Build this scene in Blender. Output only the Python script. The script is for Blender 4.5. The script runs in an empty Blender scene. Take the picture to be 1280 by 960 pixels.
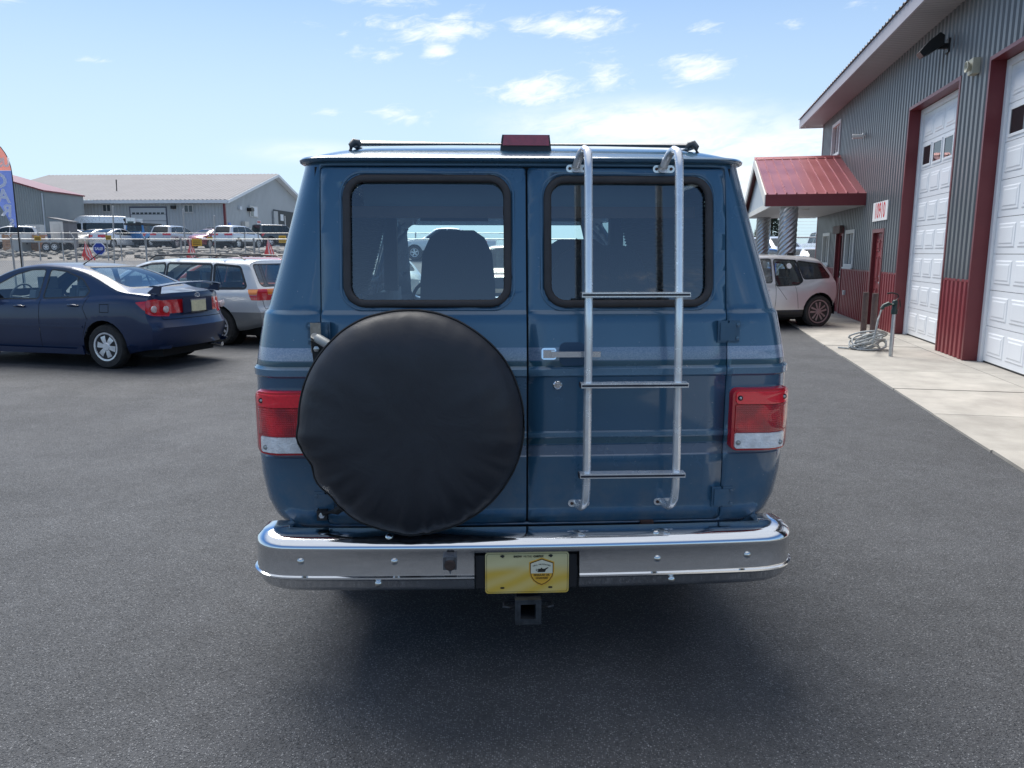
import bpy, bmesh, math, random
from mathutils import Vector, Matrix
R = math.radians
random.seed(7)
SC = bpy.context.scene
COL = SC.collection
# ------------------------------------------------------------------ camera
CAM_H = 1.62
PITCH = math.atan(164 / 965.0)
cam = bpy.data.cameras.new('camera'); camo = bpy.data.objects.new('camera', cam); COL.objects.link(camo)
camo.location = (0, 0, CAM_H); camo.rotation_euler = (math.pi / 2 - PITCH, 0, 0)
cam.sensor_width = 36; cam.lens = 36 * 965 / 1280.0; cam.clip_start = 0.05; cam.clip_end = 8000
SC.camera = camo
# ------------------------------------------------------------------ sky, sun, exposure
SUN_AZ, SUN_EL = -22.0, 58.0          # azimuth from +Y, negative = to the left
W = bpy.data.worlds.new('World'); SC.world = W; W.use_nodes = True
nt = W.node_tree; N = nt.nodes; LK = nt.links
for n in list(N): N.remove(n)
def wn(t, **k):
    n = N.new(t)
    for a, b in k.items(): setattr(n, a, b)
    return n
def wm(op, a, b=None, c=None):
    n = N.new('ShaderNodeMath'); n.operation = op
    for i, v in enumerate((a, b, c)):
        if v is None: continue
        if isinstance(v, (int, float)): n.inputs[i].default_value = v
        else: LK.new(v, n.inputs[i])
    return n.outputs[0]
sky = wn('ShaderNodeTexSky', sky_type='NISHITA', sun_disc=False)
sky.sun_elevation = R(SUN_EL); sky.sun_rotation = R(SUN_AZ); sky.air_density = 1.0; sky.dust_density = 0.5; sky.ozone_density = 2.5; sky.altitude = 300
tc = wn('ShaderNodeTexCoord'); sep = wn('ShaderNodeSeparateXYZ'); LK.new(tc.outputs['Generated'], sep.inputs[0])
dx, dy, dz = sep.outputs
az = wm('MULTIPLY', wm('ARCTAN2', dx, dy), 57.2958)
el = wm('MULTIPLY', wm('ARCSINE', dz), 57.2958)
# cloud noise lives on a flat layer overhead
dzc = wm('MAXIMUM', dz, 0.03)
cmb = wn('ShaderNodeCombineXYZ'); LK.new(wm('DIVIDE', dx, dzc), cmb.inputs[0]); LK.new(wm('DIVIDE', dy, dzc), cmb.inputs[1])
ang = wn('ShaderNodeCombineXYZ'); LK.new(wm('MULTIPLY', az, 0.34), ang.inputs[0]); LK.new(wm('ADD', el, wm('MULTIPLY', az, -0.12)), ang.inputs[1])
def wnoise(vec, scale, det, rough, dist=0.0):
    n = wn('ShaderNodeTexNoise'); LK.new(vec, n.inputs['Vector']); n.inputs['Scale'].default_value = scale
    n.inputs['Detail'].default_value = det; n.inputs['Roughness'].default_value = rough; n.inputs['Distortion'].default_value = dist
    return n.outputs['Fac']
def wrange(v, a, b, c, d, sm=True):
    n = wn('ShaderNodeMapRange'); n.interpolation_type = 'SMOOTHSTEP' if sm else 'LINEAR'; LK.new(v, n.inputs[0])
    for i_, q in enumerate((a, b, c, d)): n.inputs[1 + i_].default_value = q
    return n.outputs[0]
def gsum(items):
    tot = None
    for a0, e0, sa, se, wt in items:
        u = wm('DIVIDE', wm('SUBTRACT', az, a0), sa); v = wm('DIVIDE', wm('SUBTRACT', el, e0), se)
        g = wm('MULTIPLY', wm('EXPONENT', wm('MULTIPLY', wm('ADD', wm('MULTIPLY', u, u), wm('MULTIPLY', v, v)), -0.7)), wt)
        tot = g if tot is None else wm('MAXIMUM', tot, g)
    return tot
n_big = wnoise(ang.outputs[0], 0.42, 9, 0.62, 0.9)
n_fine = wnoise(ang.outputs[0], 1.6, 9, 0.64, 0.8)
n_all = wm('ADD', wm('MULTIPLY', n_big, 0.55), wm('MULTIPLY', n_fine, 0.45))
# separate fair weather clouds: (azimuth, elevation, half width, half height, weight) in degrees
puffs = [(-13.0, 17.2, 3.6, .6, .9), (-9.0, 18.1, 3.4, .8, 1.0), (-8.2, 16.5, 4.6, .5, .8), (-6.4, 15.0, 5.8, .9, 1.0), (-5.2, 13.6, 1.3, .7, .9), (-10, 13.5, 2.6, .6, .6), (3.8, 15.2, 4.6, .8, 1.0), (6.5, 16.0, 2.6, .4, .7), (13.2, 14.7, 1.2, .6, .8), (18.8, 14.6, .9, .4, .6),
         (1.8, 11.2, 4.2, 1.2, 1.0), (6.6, 12.2, 2.0, 1.5, .9), (12.8, 12.2, 3.2, 1.0, .95), (-33.5, 14.6, 2.8, .9, 1.0), (-27.0, 11.6, 1.0, .35, .6), (-8.2, 9.5, 2.2, .7, .9), (-12.6, 9.6, 2.0, .5, .6), (22.5, 15.5, 1.4, .6, .6), (24.6, 18.2, 1.6, .7, .6), (-5.5, 19.6, 1.0, .4, .6),
         (-60, 13, 7, 1.6, .9), (55, 12, 9, 2.0, .9), (100, 20, 9, 2, .8), (150, 14, 12, 2, .9), (-120, 16, 10, 2, .8), (-170, 24, 8, 2, .7), (40, 26, 7, 1.5, .7), (-45, 27, 6, 1.2, .6)]
dens = wm('SUBTRACT', wm('ADD', n_all, wm('MULTIPLY', gsum(puffs), 0.32)), 0.64)
cl_puff = wrange(dens, 0.0, 0.27, 0, 0.86)
# soft low cloud bank
bank_ = gsum([(9.0, 8.8, 9.5, 1.7, .85), (15.0, 6.0, 14.0, 3.0, .95), (-14, 6.8, 5.5, .9, .55), (70, 6, 22, 2.2, .8), (140, 5, 30, 2, .7), (-150, 5, 30, 2, .6), (-75, 6, 14, 2, .6)])
cl_bank = wm('MULTIPLY', wrange(bank_, 0.15, 0.95, 0, 1), wrange(n_all, 0.34, 0.60, 0.30, 0.95))
# thin high cloud sheet overhead that softens the sun
cl_high = wm('MULTIPLY', wrange(el, 29, 50, 0, 1), wrange(n_big, 0.25, 0.75, 0.50, 0.85))
clouds = wm('MAXIMUM', wm('MAXIMUM', cl_puff, cl_bank), cl_high)
# thin even veil that thickens towards the horizon
veil = wn('ShaderNodeMapRange'); LK.new(el, veil.inputs[0]); veil.inputs[1].default_value = -2; veil.inputs[2].default_value = 34
veil.inputs[3].default_value = 0.85; veil.inputs[4].default_value = 0.0; veil.interpolation_type = 'SMOOTHERSTEP'
# haze scatters light forward: thick towards the sun, thin away from it
sdir = (math.sin(R(SUN_AZ)) * math.cos(R(SUN_EL)), math.cos(R(SUN_AZ)) * math.cos(R(SUN_EL)), math.sin(R(SUN_EL)))
cosg = wm('ADD', wm('ADD', wm('MULTIPLY', dx, sdir[0]), wm('MULTIPLY', dy, sdir[1])), wm('MULTIPLY', dz, sdir[2]))
fwd = wm('ADD', 0.22, wm('MULTIPLY', wm('POWER', wm('MAXIMUM', wm('ADD', wm('MULTIPLY', cosg, 0.5), 0.5), 0.0), 1.6), 1.05))
vfac = wm('MINIMUM', wm('MULTIPLY', veil.outputs[0], fwd), 1.0)
skyt = wn('ShaderNodeMix', data_type='RGBA', blend_type='MULTIPLY'); skyt.inputs[0].default_value = 1.0; LK.new(sky.outputs[0], skyt.inputs[6]); skyt.inputs[7].default_value = (0.35, 0.60, 0.82, 1)
mixv = wn('ShaderNodeMix', data_type='RGBA'); LK.new(vfac, mixv.inputs[0]); LK.new(skyt.outputs[2], mixv.inputs[6]); mixv.inputs[7].default_value = (4.7, 5.6, 6.2, 1)
mixc = wn('ShaderNodeMix', data_type='RGBA'); LK.new(clouds, mixc.inputs[0]); LK.new(mixv.outputs[2], mixc.inputs[6]); mixc.inputs[7].default_value = (6.6, 6.8, 7.05, 1)
bg = wn('ShaderNodeBackground'); LK.new(mixc.outputs[2], bg.inputs[0]); bg.inputs[1].default_value = 0.085
out = wn('ShaderNodeOutputWorld'); LK.new(bg.outputs[0], out.inputs[0])
sun = bpy.data.lights.new('sun', 'SUN'); sun.energy = 2.7; sun.angle = R(40); sun.color = (1.0, 0.96, 0.9)
suno = bpy.data.objects.new('sun', sun); COL.objects.link(suno)
sd = Vector((math.sin(R(SUN_AZ)) * math.cos(R(SUN_EL)), math.cos(R(SUN_AZ)) * math.cos(R(SUN_EL)), math.sin(R(SUN_EL))))
suno.rotation_euler = sd.to_track_quat('Z', 'Y').to_euler(); suno.location = (0, 0, 30)
vs = SC.view_settings
vs.view_transform = 'Standard'; vs.look = 'None'; vs.gamma = 1.0; vs.exposure = 1.04; vs.use_curve_mapping = False

# ------------------------------------------------------------------ pixel helper (direction only; the distance comes from the ground or a wall)
FPX = 965.0
_c, _s = math.cos(PITCH), math.sin(PITCH)
def at(x, y, D):
    u = (x - 640) / FPX; v = (480 - y) / FPX
    r = (u, _c + v * _s, -_s + v * _c); t = D / r[1]
    return Vector((r[0] * t, D, CAM_H + r[2] * t))

# ------------------------------------------------------------------ materials
MATS = {}
def mat(name, col=(.5, .5, .5), rough=.5, metal=0.0, coat=0.0, var=0.0, vscale=3.0, bump=0.0, bscale=40.0, spec=.5, dirt=0.0, rvar=0.0, emit=None):
    if name in MATS: return MATS[name]
    m = bpy.data.materials.new(name); m.use_nodes = True; MATS[name] = m
    t = m.node_tree; b = t.nodes['Principled BSDF']
    b.inputs['Base Color'].default_value = (*col, 1); b.inputs['Roughness'].default_value = rough; b.inputs['Metallic'].default_value = metal
    b.inputs['Coat Weight'].default_value = coat; b.inputs['Coat Roughness'].default_value = .04; b.inputs['Specular IOR Level'].default_value = spec
    if emit: b.inputs['Emission Color'].default_value = (*emit[:3], 1); b.inputs['Emission Strength'].default_value = emit[3]
    tcn = t.nodes.new('ShaderNodeTexCoord')
    if var or dirt or rvar:
        n = t.nodes.new('ShaderNodeTexNoise'); t.links.new(tcn.outputs['Object'], n.inputs['Vector']); n.inputs['Scale'].default_value = vscale
        n.inputs['Detail'].default_value = 7; n.inputs['Roughness'].default_value = .62
        if var or dirt:
            mx = t.nodes.new('ShaderNodeMix'); mx.data_type = 'RGBA'
            mr = t.nodes.new('ShaderNodeMapRange'); t.links.new(n.outputs['Fac'], mr.inputs[0]); mr.inputs[1].default_value = .32; mr.inputs[2].default_value = .68
            t.links.new(mr.outputs[0], mx.inputs[0])
            mx.inputs[6].default_value = (*[c * (1 - var) for c in col], 1)
            mx.inputs[7].default_value = (*[min(1, c * (1 + var) + dirt * d) for c, d in zip(col, (.5, .45, .38))], 1)
            t.links.new(mx.outputs[2], b.inputs['Base Color'])
        if rvar:
            m2 = t.nodes.new('ShaderNodeMapRange'); t.links.new(n.outputs['Fac'], m2.inputs[0]); m2.inputs[1].default_value = .3; m2.inputs[2].default_value = .7
            m2.inputs[3].default_value = max(0, rough - rvar); m2.inputs[4].default_value = min(1, rough + rvar); t.links.new(m2.outputs[0], b.inputs['Roughness'])
    if bump:
        n = t.nodes.new('ShaderNodeTexNoise'); t.links.new(tcn.outputs['Object'], n.inputs['Vector']); n.inputs['Scale'].default_value = bscale; n.inputs['Detail'].default_value = 4
        bp = t.nodes.new('ShaderNodeBump'); bp.inputs['Strength'].default_value = bump; bp.inputs['Distance'].default_value = .01
        t.links.new(n.outputs['Fac'], bp.inputs['Height']); t.links.new(bp.outputs[0], b.inputs['Normal'])
    return m
def glass_mat(name, tint=(.55, .66, .68), refl=1.0, rough=.01, opaque=0.0, base=(.02, .03, .035), ior=1.65):
    """thin pane: tinted see-through mixed with a mirror by the Fresnel term"""
    if name in MATS: return MATS[name]
    m = bpy.data.materials.new(name); m.use_nodes = True; MATS[name] = m
    t = m.node_tree
    for n in list(t.nodes): t.nodes.remove(n)
    o = t.nodes.new('ShaderNodeOutputMaterial'); tr = t.nodes.new('ShaderNodeBsdfTransparent'); tr.inputs[0].default_value = (*tint, 1)
    gl = t.nodes.new('ShaderNodeBsdfGlossy'); gl.inputs['Roughness'].default_value = rough; gl.inputs[0].default_value = (refl, refl, refl, 1)
    fr = t.nodes.new('ShaderNodeFresnel')
    geo = t.nodes.new('ShaderNodeNewGeometry'); mi = t.nodes.new('ShaderNodeMapRange')          # a thin pane reflects alike from both faces
    t.links.new(geo.outputs['Backfacing'], mi.inputs[0]); mi.inputs[3].default_value = ior; mi.inputs[4].default_value = 1 / ior; t.links.new(mi.outputs[0], fr.inputs[0])
    df = t.nodes.new('ShaderNodeBsdfDiffuse'); df.inputs[0].default_value = (*base, 1)
    m1 = t.nodes.new('ShaderNodeMixShader'); m1.inputs[0].default_value = opaque; t.links.new(tr.outputs[0], m1.inputs[1]); t.links.new(df.outputs[0], m1.inputs[2])
    m2 = t.nodes.new('ShaderNodeMixShader'); t.links.new(fr.outputs[0], m2.inputs[0]); t.links.new(m1.outputs[0], m2.inputs[1]); t.links.new(gl.outputs[0], m2.inputs[2])
    t.links.new(m2.outputs[0], o.inputs[0])
    return m

# ------------------------------------------------------------------ mesh helpers
def box(bm, x0, x1, y0, y1, z0, z1):
    vs_ = [bm.verts.new((x, y, z)) for x in (x0, x1) for y in (y0, y1) for z in (z0, z1)]
    for q in ((0, 1, 3, 2), (4, 6, 7, 5), (0, 4, 5, 1), (2, 3, 7, 6), (0, 2, 6, 4), (1, 5, 7, 3)):
        bm.faces.new([vs_[i] for i in q])
    return vs_
def bevel(bm, w, seg=2, ang_=30):
    es = [e for e in bm.edges if len(e.link_faces) == 2 and e.calc_face_angle(0) > R(ang_)]
    bmesh.ops.bevel(bm, geom=es, offset=w, segments=seg, affect='EDGES', profile=.5, clamp_overlap=True)
def frame_of(d):
    d = Vector(d).normalized(); a = Vector((0, 0, 1)) if abs(d.z) < .95 else Vector((1, 0, 0))
    u = d.cross(a).normalized(); return u, u.cross(d).normalized()
def tube(bm, pts, r, n=8, closed=False, cap=True):
    """r: number or list of radii"""
    pts = [Vector(p) for p in pts]; m = len(pts); rings = []
    u = None
    for i, p in enumerate(pts):
        a = pts[i - 1] if (i > 0 or closed) else p
        b = pts[(i + 1) % m] if (i < m - 1 or closed) else p
        d = (b - a).normalized()
        if u is None: u, v = frame_of(d)
        else:
            u = (u - d * u.dot(d)).normalized(); v = u.cross(d) * -1; v = d.cross(u)
        rr = r[i] if isinstance(r, (list, tuple)) else r
        rings.append([bm.verts.new(p + (u * math.cos(6.28318 * k / n) + v * math.sin(6.28318 * k / n)) * rr) for k in range(n)])
    L = m if closed else m - 1
    for i in range(L):
        A, B = rings[i], rings[(i + 1) % m]
        for k in range(n): bm.faces.new((A[k], A[(k + 1) % n], B[(k + 1) % n], B[k]))
    if cap and not closed:
        bm.faces.new(rings[0][::-1]); bm.faces.new(rings[-1])
def lathe(bm, prof, n=32, axis='y', org=(0, 0, 0), cap=True):
    """prof: (radius, offset along axis)"""
    o = Vector(org); rings = []
    for r_, h in prof:
        ring = []
        for k in range(n):
            a = 6.283185 * k / n; c_, s_ = math.cos(a) * r_, math.sin(a) * r_
            p = {'y': (c_, h, s_), 'z': (c_, s_, h), 'x': (h, c_, s_)}[axis]
            ring.append(bm.verts.new(o + Vector(p)))
        rings.append(ring)
    for A, B in zip(rings, rings[1:]):
        for k in range(n): bm.faces.new((A[k], A[(k + 1) % n], B[(k + 1) % n], B[k]))
    for ring in (rings[0], rings[-1]) if cap else ():
        try: bm.faces.new(ring)
        except Exception: pass
def prism(bm, pts, d):
    """pts: closed polygon (3D), extruded by vector d"""
    a = [bm.verts.new(p) for p in pts]; b = [bm.verts.new(Vector(p) + Vector(d)) for p in pts]
    bm.faces.new(a[::-1]); bm.faces.new(b)
    n = len(a)
    for i in range(n): bm.faces.new((a[i], a[(i + 1) % n], b[(i + 1) % n], b[i]))
def rrect(x0, x1, z0, z1, r, n=5):
    o = []
    for cx, cz, a0 in ((x1 - r, z0 + r, -90), (x1 - r, z1 - r, 0), (x0 + r, z1 - r, 90), (x0 + r, z0 + r, 180)):
        for k in range(n + 1):
            a = R(a0 + 90 * k / n); o.append((cx + r * math.cos(a), cz + r * math.sin(a)))
    return o
def mk(name, bm, m, parent=None, smooth=None, fix=True):
    if fix: bmesh.ops.recalc_face_normals(bm, faces=bm.faces[:])
    me = bpy.data.meshes.new(name); bm.to_mesh(me); bm.free()
    if m is not None:
        for q in (m if isinstance(m, (list, tuple)) else [m]): me.materials.append(q)
    if smooth is not None:
        me.polygons.foreach_set('use_smooth', [True] * len(me.polygons)); me.set_sharp_from_angle(angle=R(smooth))
    o = bpy.data.objects.new(name, me); COL.objects.link(o)
    if parent is not None: o.parent = parent
    return o
def bx(name, dims, m, parent=None, bev=0.0, seg=2):
    b = bmesh.new(); box(b, *dims)
    if bev: bevel(b, bev, seg)
    return mk(name, b, m, parent, smooth=35 if bev else None)
def tb(name, pts, r, m, parent=None, n=8, closed=False):
    b = bmesh.new(); tube(b, pts, r, n, closed); return mk(name, b, m, parent, smooth=50)
def empty(name, loc=(0, 0, 0), rz=0.0):
    o = bpy.data.objects.new(name, None); COL.objects.link(o); o.location = loc; o.rotation_euler = (0, 0, rz); o.empty_display_size = .1; return o
def tag(o, label=None, cat=None, group=None, kind=None):
    if label: o['label'] = label
    if cat: o['category'] = cat
    if group: o['group'] = group
    if kind: o['kind'] = kind
    return o
def copy_tree(o, parent=None):
    c = o.copy(); COL.objects.link(c); c.parent = parent
    for ch in o.children: copy_tree(ch, c)
    return c
def text_mesh(name, s, size, m, parent, mtx, extrude=.0006, align='CENTER', shear=0.0, offset=0.0, sx=1.0):
    cu = bpy.data.curves.new('txt', 'FONT'); cu.body = s; cu.size = size; cu.extrude = extrude; cu.align_x = align; cu.align_y = 'CENTER'; cu.shear = shear; cu.offset = offset; cu.resolution_u = 3
    t = bpy.data.objects.new('txt', cu); COL.objects.link(t)
    dg = bpy.context.evaluated_depsgraph_get(); me = bpy.data.meshes.new_from_object(t.evaluated_get(dg))
    bpy.data.objects.remove(t); bpy.data.curves.remove(cu)
    me.transform(mtx @ Matrix.Diagonal((sx, 1, 1, 1))); me.materials.clear(); me.materials.append(m)
    o = bpy.data.objects.new(name, me); COL.objects.link(o); o.parent = parent
    return o
TXT_BACK = Matrix(((1, 0, 0, 0), (0, 0, -1, 0), (0, 1, 0, 0), (0, 0, 0, 1)))    # text plane -> xz plane facing -y
def cut_patch(bm, poly, ax, sign=0, nmin=.2, flt=None):
    """cut a convex outline (2D, in the two axes other than ax) out of a surface; returns the faces inside"""
    ia, ib = [i for i in range(3) if i != ax]
    A = sum(poly[i][0] * poly[(i + 1) % len(poly)][1] - poly[(i + 1) % len(poly)][0] * poly[i][1] for i in range(len(poly)))
    if A < 0: poly = poly[::-1]
    lo = [min(p[k] for p in poly) for k in (0, 1)]; hi = [max(p[k] for p in poly) for k in (0, 1)]
    bm.normal_update(); fs = []
    for f in bm.faces:
        if sign and f.normal[ax] * sign < nmin: continue
        if flt and not flt(f.calc_center_median()): continue
        cs = [v.co for v in f.verts]
        if max(c[ia] for c in cs) < lo[0] or min(c[ia] for c in cs) > hi[0] or max(c[ib] for c in cs) < lo[1] or min(c[ib] for c in cs) > hi[1]: continue
        fs.append(f)
    n = len(poly)
    for i in range(n):
        p, q = poly[i], poly[(i + 1) % n]
        ex, ez = q[0] - p[0], q[1] - p[1]
        if abs(ex) + abs(ez) < 1e-7: continue
        no = [0, 0, 0]; no[ia] = ez; no[ib] = -ex; no = Vector(no).normalized()
        co = [0, 0, 0]; co[ia] = p[0]; co[ib] = p[1]; co = Vector(co)
        g = set(fs)
        for f in fs: g.update(f.edges); g.update(f.verts)
        r = bmesh.ops.bisect_plane(bm, geom=list(g), dist=1e-5, plane_co=co, plane_no=no)
        fs = [f for f in set(e for e in r['geom'] if isinstance(e, bmesh.types.BMFace)) if f.is_valid and (f.calc_center_median() - co).dot(no) < 0]
        if not fs: return []
    return fs
def take(bm, fs, off=0.0):
    """move faces into a new bmesh (offset along normals)"""
    nb = bmesh.new(); mp = {}
    bm.normal_update()
    for f in fs:
        for v in f.verts:
            if v not in mp: mp[v] = nb.verts.new(v.co)
        try: nb.faces.new([mp[v] for v in f.verts])
        except ValueError: pass
    bmesh.ops.delete(bm, geom=fs, context='FACES')
    if off:
        nb.normal_update()
        for v in nb.verts: v.co += v.normal * off
    return nb
def pchip(pts):
    X = [p[0] for p in pts]; Y = [p[1] for p in pts]; n = len(X)
    h = [X[i + 1] - X[i] for i in range(n - 1)]; d = [(Y[i + 1] - Y[i]) / h[i] for i in range(n - 1)]
    m = [d[0]] + [0 if d[i - 1] * d[i] <= 0 else 2 * d[i - 1] * d[i] / (d[i - 1] + d[i]) for i in range(1, n - 1)] + [d[-1]]
    def f(x):
        if x <= X[0]: return Y[0]
        if x >= X[-1]: return Y[-1]
        i = max(k for k in range(n - 1) if X[k] <= x); t = (x - X[i]) / h[i]
        return Y[i] * (1 + 2 * t) * (1 - t) ** 2 + h[i] * m[i] * t * (1 - t) ** 2 + Y[i + 1] * t * t * (3 - 2 * t) + h[i] * m[i + 1] * t * t * (t - 1)
    return f
def lin(pts):
    def f(x):
        if x <= pts[0][0]: return pts[0][1]
        for (a, b), (c, d) in zip(pts, pts[1:]):
            if x <= c: return b + (d - b) * (x - a) / (c - a)
        return pts[-1][1]
    return f
BLACK = mat('black_rubber', (.012, .012, .013), .62, var=.2, vscale=20)
PLASTIC = mat('black_plastic', (.02, .021, .023), .45, var=.2, vscale=8)
TYRE = mat('tyre_rubber', (.018, .018, .019), .78, var=.25, vscale=15, dirt=.03)
ALLOY = mat('alloy_wheel', (.74, .75, .77), .32, .5, var=.12, vscale=25)
CHROME = mat('chrome', (.76, .78, .80), .08, 1.0, rvar=.05, vscale=6)
DARKIN = mat('dark_interior', (.025, .028, .033), .8, var=.2)
CARGLASS = glass_mat('car_glass', (.80, .90, .90), .95, ior=2.0)
TAIL_RED = mat('red_lens', (.42, .006, .012), .12, coat=1.0, var=.25, vscale=60)
# ================================================================== the ground
_h = pchip([(29, 0), (32, 0), (45, 1.30), (52, 1.62), (60, 1.95), (75, 2.2), (140, 2.2), (400, 1.2), (4000, 0)])
def gh(y): return 0.0 if y <= 29 else _h(y)
def asphalt_mat(name, base, agg, scale=150, patch=.25, rough=.72):
    m = bpy.data.materials.new(name); m.use_nodes = True; t = m.node_tree; b = t.nodes['Principled BSDF']; L = t.links.new
    tcn = t.nodes.new('ShaderNodeTexCoord'); V = tcn.outputs['Object']
    def noise(s, d=5, r=.6):
        n = t.nodes.new('ShaderNodeTexNoise'); L(V, n.inputs['Vector']); n.inputs['Scale'].default_value = s; n.inputs['Detail'].default_value = d; n.inputs['Roughness'].default_value = r; return n.outputs['Fac']
    def rng(v, a, b_, c=0., d=1.):
        n = t.nodes.new('ShaderNodeMapRange'); L(v, n.inputs[0])
        for i, q in enumerate((a, b_, c, d)): n.inputs[1 + i].default_value = q
        return n.outputs[0]
    def mul(a, q):
        n = t.nodes.new('ShaderNodeMath'); n.operation = 'MULTIPLY'; L(a, n.inputs[0])
        if isinstance(q, float): n.inputs[1].default_value = q
        else: L(q, n.inputs[1])
        return n.outputs[0]
    vor = t.nodes.new('ShaderNodeTexVoronoi'); L(V, vor.inputs['Vector']); vor.inputs['Scale'].default_value = scale; vor.inputs['Randomness'].default_value = 1
    sepc = t.nodes.new('ShaderNodeSeparateColor'); L(vor.outputs['Color'], sepc.inputs[0])
    stone = rng(sepc.outputs[0], .35, 1.0)
    inside = rng(vor.outputs['Distance'], .55, .2)
    k = mul(mul(stone, inside), 1.0)
    mx = t.nodes.new('ShaderNodeMix'); mx.data_type = 'RGBA'; L(k, mx.inputs[0]); mx.inputs[6].default_value = (*base, 1); mx.inputs[7].default_value = (*agg, 1)
    big = rng(noise(.55, 6, .65), .3, .7, 1 - patch, 1 + patch); mid = rng(noise(7., 4, .6), .3, .7, .86, 1.14)
    vm = t.nodes.new('ShaderNodeVectorMath'); vm.operation = 'SCALE'; L(mx.outputs[2], vm.inputs[0]); L(mul(big, mid), vm.inputs['Scale'])
    L(vm.outputs[0], b.inputs['Base Color'])
    L(rng(noise(1.3, 4), .3, .7, rough - .07, rough + .08), b.inputs['Roughness'])
    hn = t.nodes.new('ShaderNodeMath'); hn.operation = 'ADD'; L(mul(inside, sepc.outputs[1]), hn.inputs[0]); L(noise(scale * .8, 3), hn.inputs[1])
    bp = t.nodes.new('ShaderNodeBump'); bp.inputs['Strength'].default_value = 1.0; bp.inputs['Distance'].default_value = .008; L(hn.outputs[0], bp.inputs['Height']); L(bp.outputs[0], b.inputs['Normal'])
    return m
ASPH = asphalt_mat('asphalt', (.048, .051, .057), (.255, .262, .275), 145, .22)
ROADM = asphalt_mat('road_asphalt', (.13, .13, .132), (.2, .2, .2), 30, .12, .85)
DIRT = mat('dirt', (.215, .20, .18), .95, var=.45, vscale=.9, bump=1.0, bscale=5)
def sheet(name, xs, ys, m, dz=0.0, kind='structure', warp=0.0):
    b = bmesh.new(); rnd = random.Random(3)
    g = [[b.verts.new((x, y, gh(y) + dz + (rnd.uniform(-warp, warp) if warp else 0))) for x in xs] for y in ys]
    for i in range(len(ys) - 1):
        for j in range(len(xs) - 1): b.faces.new((g[i][j], g[i][j + 1], g[i + 1][j + 1], g[i + 1][j]))
    return tag(mk(name, b, m, smooth=60), kind=kind)
ys_ = [-3000, -400, -60, 0, 29] + [29 + 1.5 * k for k in range(1, 40)] + [95, 110, 140, 200, 300, 500, 900, 2000, 4500]
sheet('ground', [-4000, -800, -200, -80, -40, -20, 0, 20, 40, 80, 200, 800, 4000], ys_, DIRT, -.03)
sheet('asphalt_lot', [-60, -30, -12, 0, 12, 30, 60], [-40, -10, 0, 10, 20, 28.8], ASPH)
sheet('road', [-120, -60, -20, 0, 20, 60, 120], [31.5 + .75 * k for k in range(17)], ROADM, .02)
sheet('gravel_yard', [-90, -60, -20, 0, 20, 60, 90], [56 + 1.5 * k for k in range(30)], mat('gravel', (.25, .245, .235), .95, var=.25, vscale=2, bump=.8, bscale=12), .02)
# rough dirt bank between road and yard, with stones
def bank():
    b = bmesh.new(); rnd = random.Random(11)
    for i in range(900):
        x = rnd.uniform(-48, 10); y = rnd.uniform(44.5, 56); r = rnd.choice((.08, .1, .14, .2, .32)); 
        p = Vector((x, y, gh(y) + r * .2)); rot = Matrix.Rotation(rnd.uniform(0, 6), 3, 'Z')
        vs_ = bmesh.ops.create_icosphere(b, subdivisions=1, radius=r)['verts']
        for v in vs_: v.co = p + rot @ Vector((v.co.x * rnd.uniform(.8, 1.6), v.co.y * rnd.uniform(.7, 1.2), v.co.z * rnd.uniform(.4, .8)))
    tag(mk('bank_stones', b, mat('bank_rock', (.23, .22, .20), .95, var=.4, vscale=2)), 'rough dirt clods and stones on the bank behind the road', 'stones', kind='stuff')
bank()

# ================================================================== the metal building on the right
BP = Vector((7.05, 12.696, 0)); BANG = R(78)
BLD = empty('metal_shop_building', BP, BANG)
tag(BLD, 'grey ribbed metal shop building with maroon wainscot and two white overhead doors', 'building')
GREY = mat('grey_siding', (.170, .172, .174), .40, .3, var=.08, vscale=1.2, rvar=.06)
MAROON = mat('maroon_metal', (.25, .036, .043), .42, .15, var=.08, vscale=2, rvar=.06)
TRIM = mat('maroon_trim', (.15, .024, .030), .38, .1, var=.06, vscale=2)
WHITE = mat('white_door', (.78, .80, .82), .42, var=.03, vscale=1.5)
SOFF = mat('soffit', (.34, .33, .345), .5, var=.05, vscale=1)
FASC = mat('fascia', (.40, .37, .40), .45, var=.06)
CONC = mat('concrete', (.36, .34, .305), .88, var=.19, vscale=1.9, bump=.25, bscale=90)
PITCHR = .19
def ribq(s):
    t = (s / PITCHR) % 1.0
    return .036 * max(0.0, min(1.0, (.36 - abs(t - .5)) / .13))
def rib_pts(s0, s1):
    o = [s0]; k = math.floor(s0 / PITCHR)
    while k * PITCHR < s1:
        for f in (.14, .27, .73, .86):
            s = (k + f) * PITCHR
            if s0 + 1e-4 < s < s1 - 1e-4: o.append(s)
        k += 1
    return o + [s1]
def ribbed(b, s0, s1, z0, z1, q0=0.0):
    pr = None
    for s in rib_pts(s0, s1):
        a = (b.verts.new((s, q0 + ribq(s), z0)), b.verts.new((s, q0 + ribq(s), z1)))
        if pr: b.faces.new((pr[0], a[0], a[1], pr[1]))
        pr = a
openings = [(-8.6, -5.55, 0, 4.3), (-4.3, -1.25, 0, 4.3), (0, 2.72, 0, 4.3), (3.95, 4.88, 0, 2.1), (6.75, 7.75, 1.27, 2.17), (8.1, 9.05, 0, 2.25), (9.95, 11.0, 1.27, 2.17), (9.45, 10.6, 4.3, 5.2)]
brk = sorted(set([-9.2, 12.2] + [o[0] for o in openings] + [o[1] for o in openings]))
bu = bmesh.new()
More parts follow.
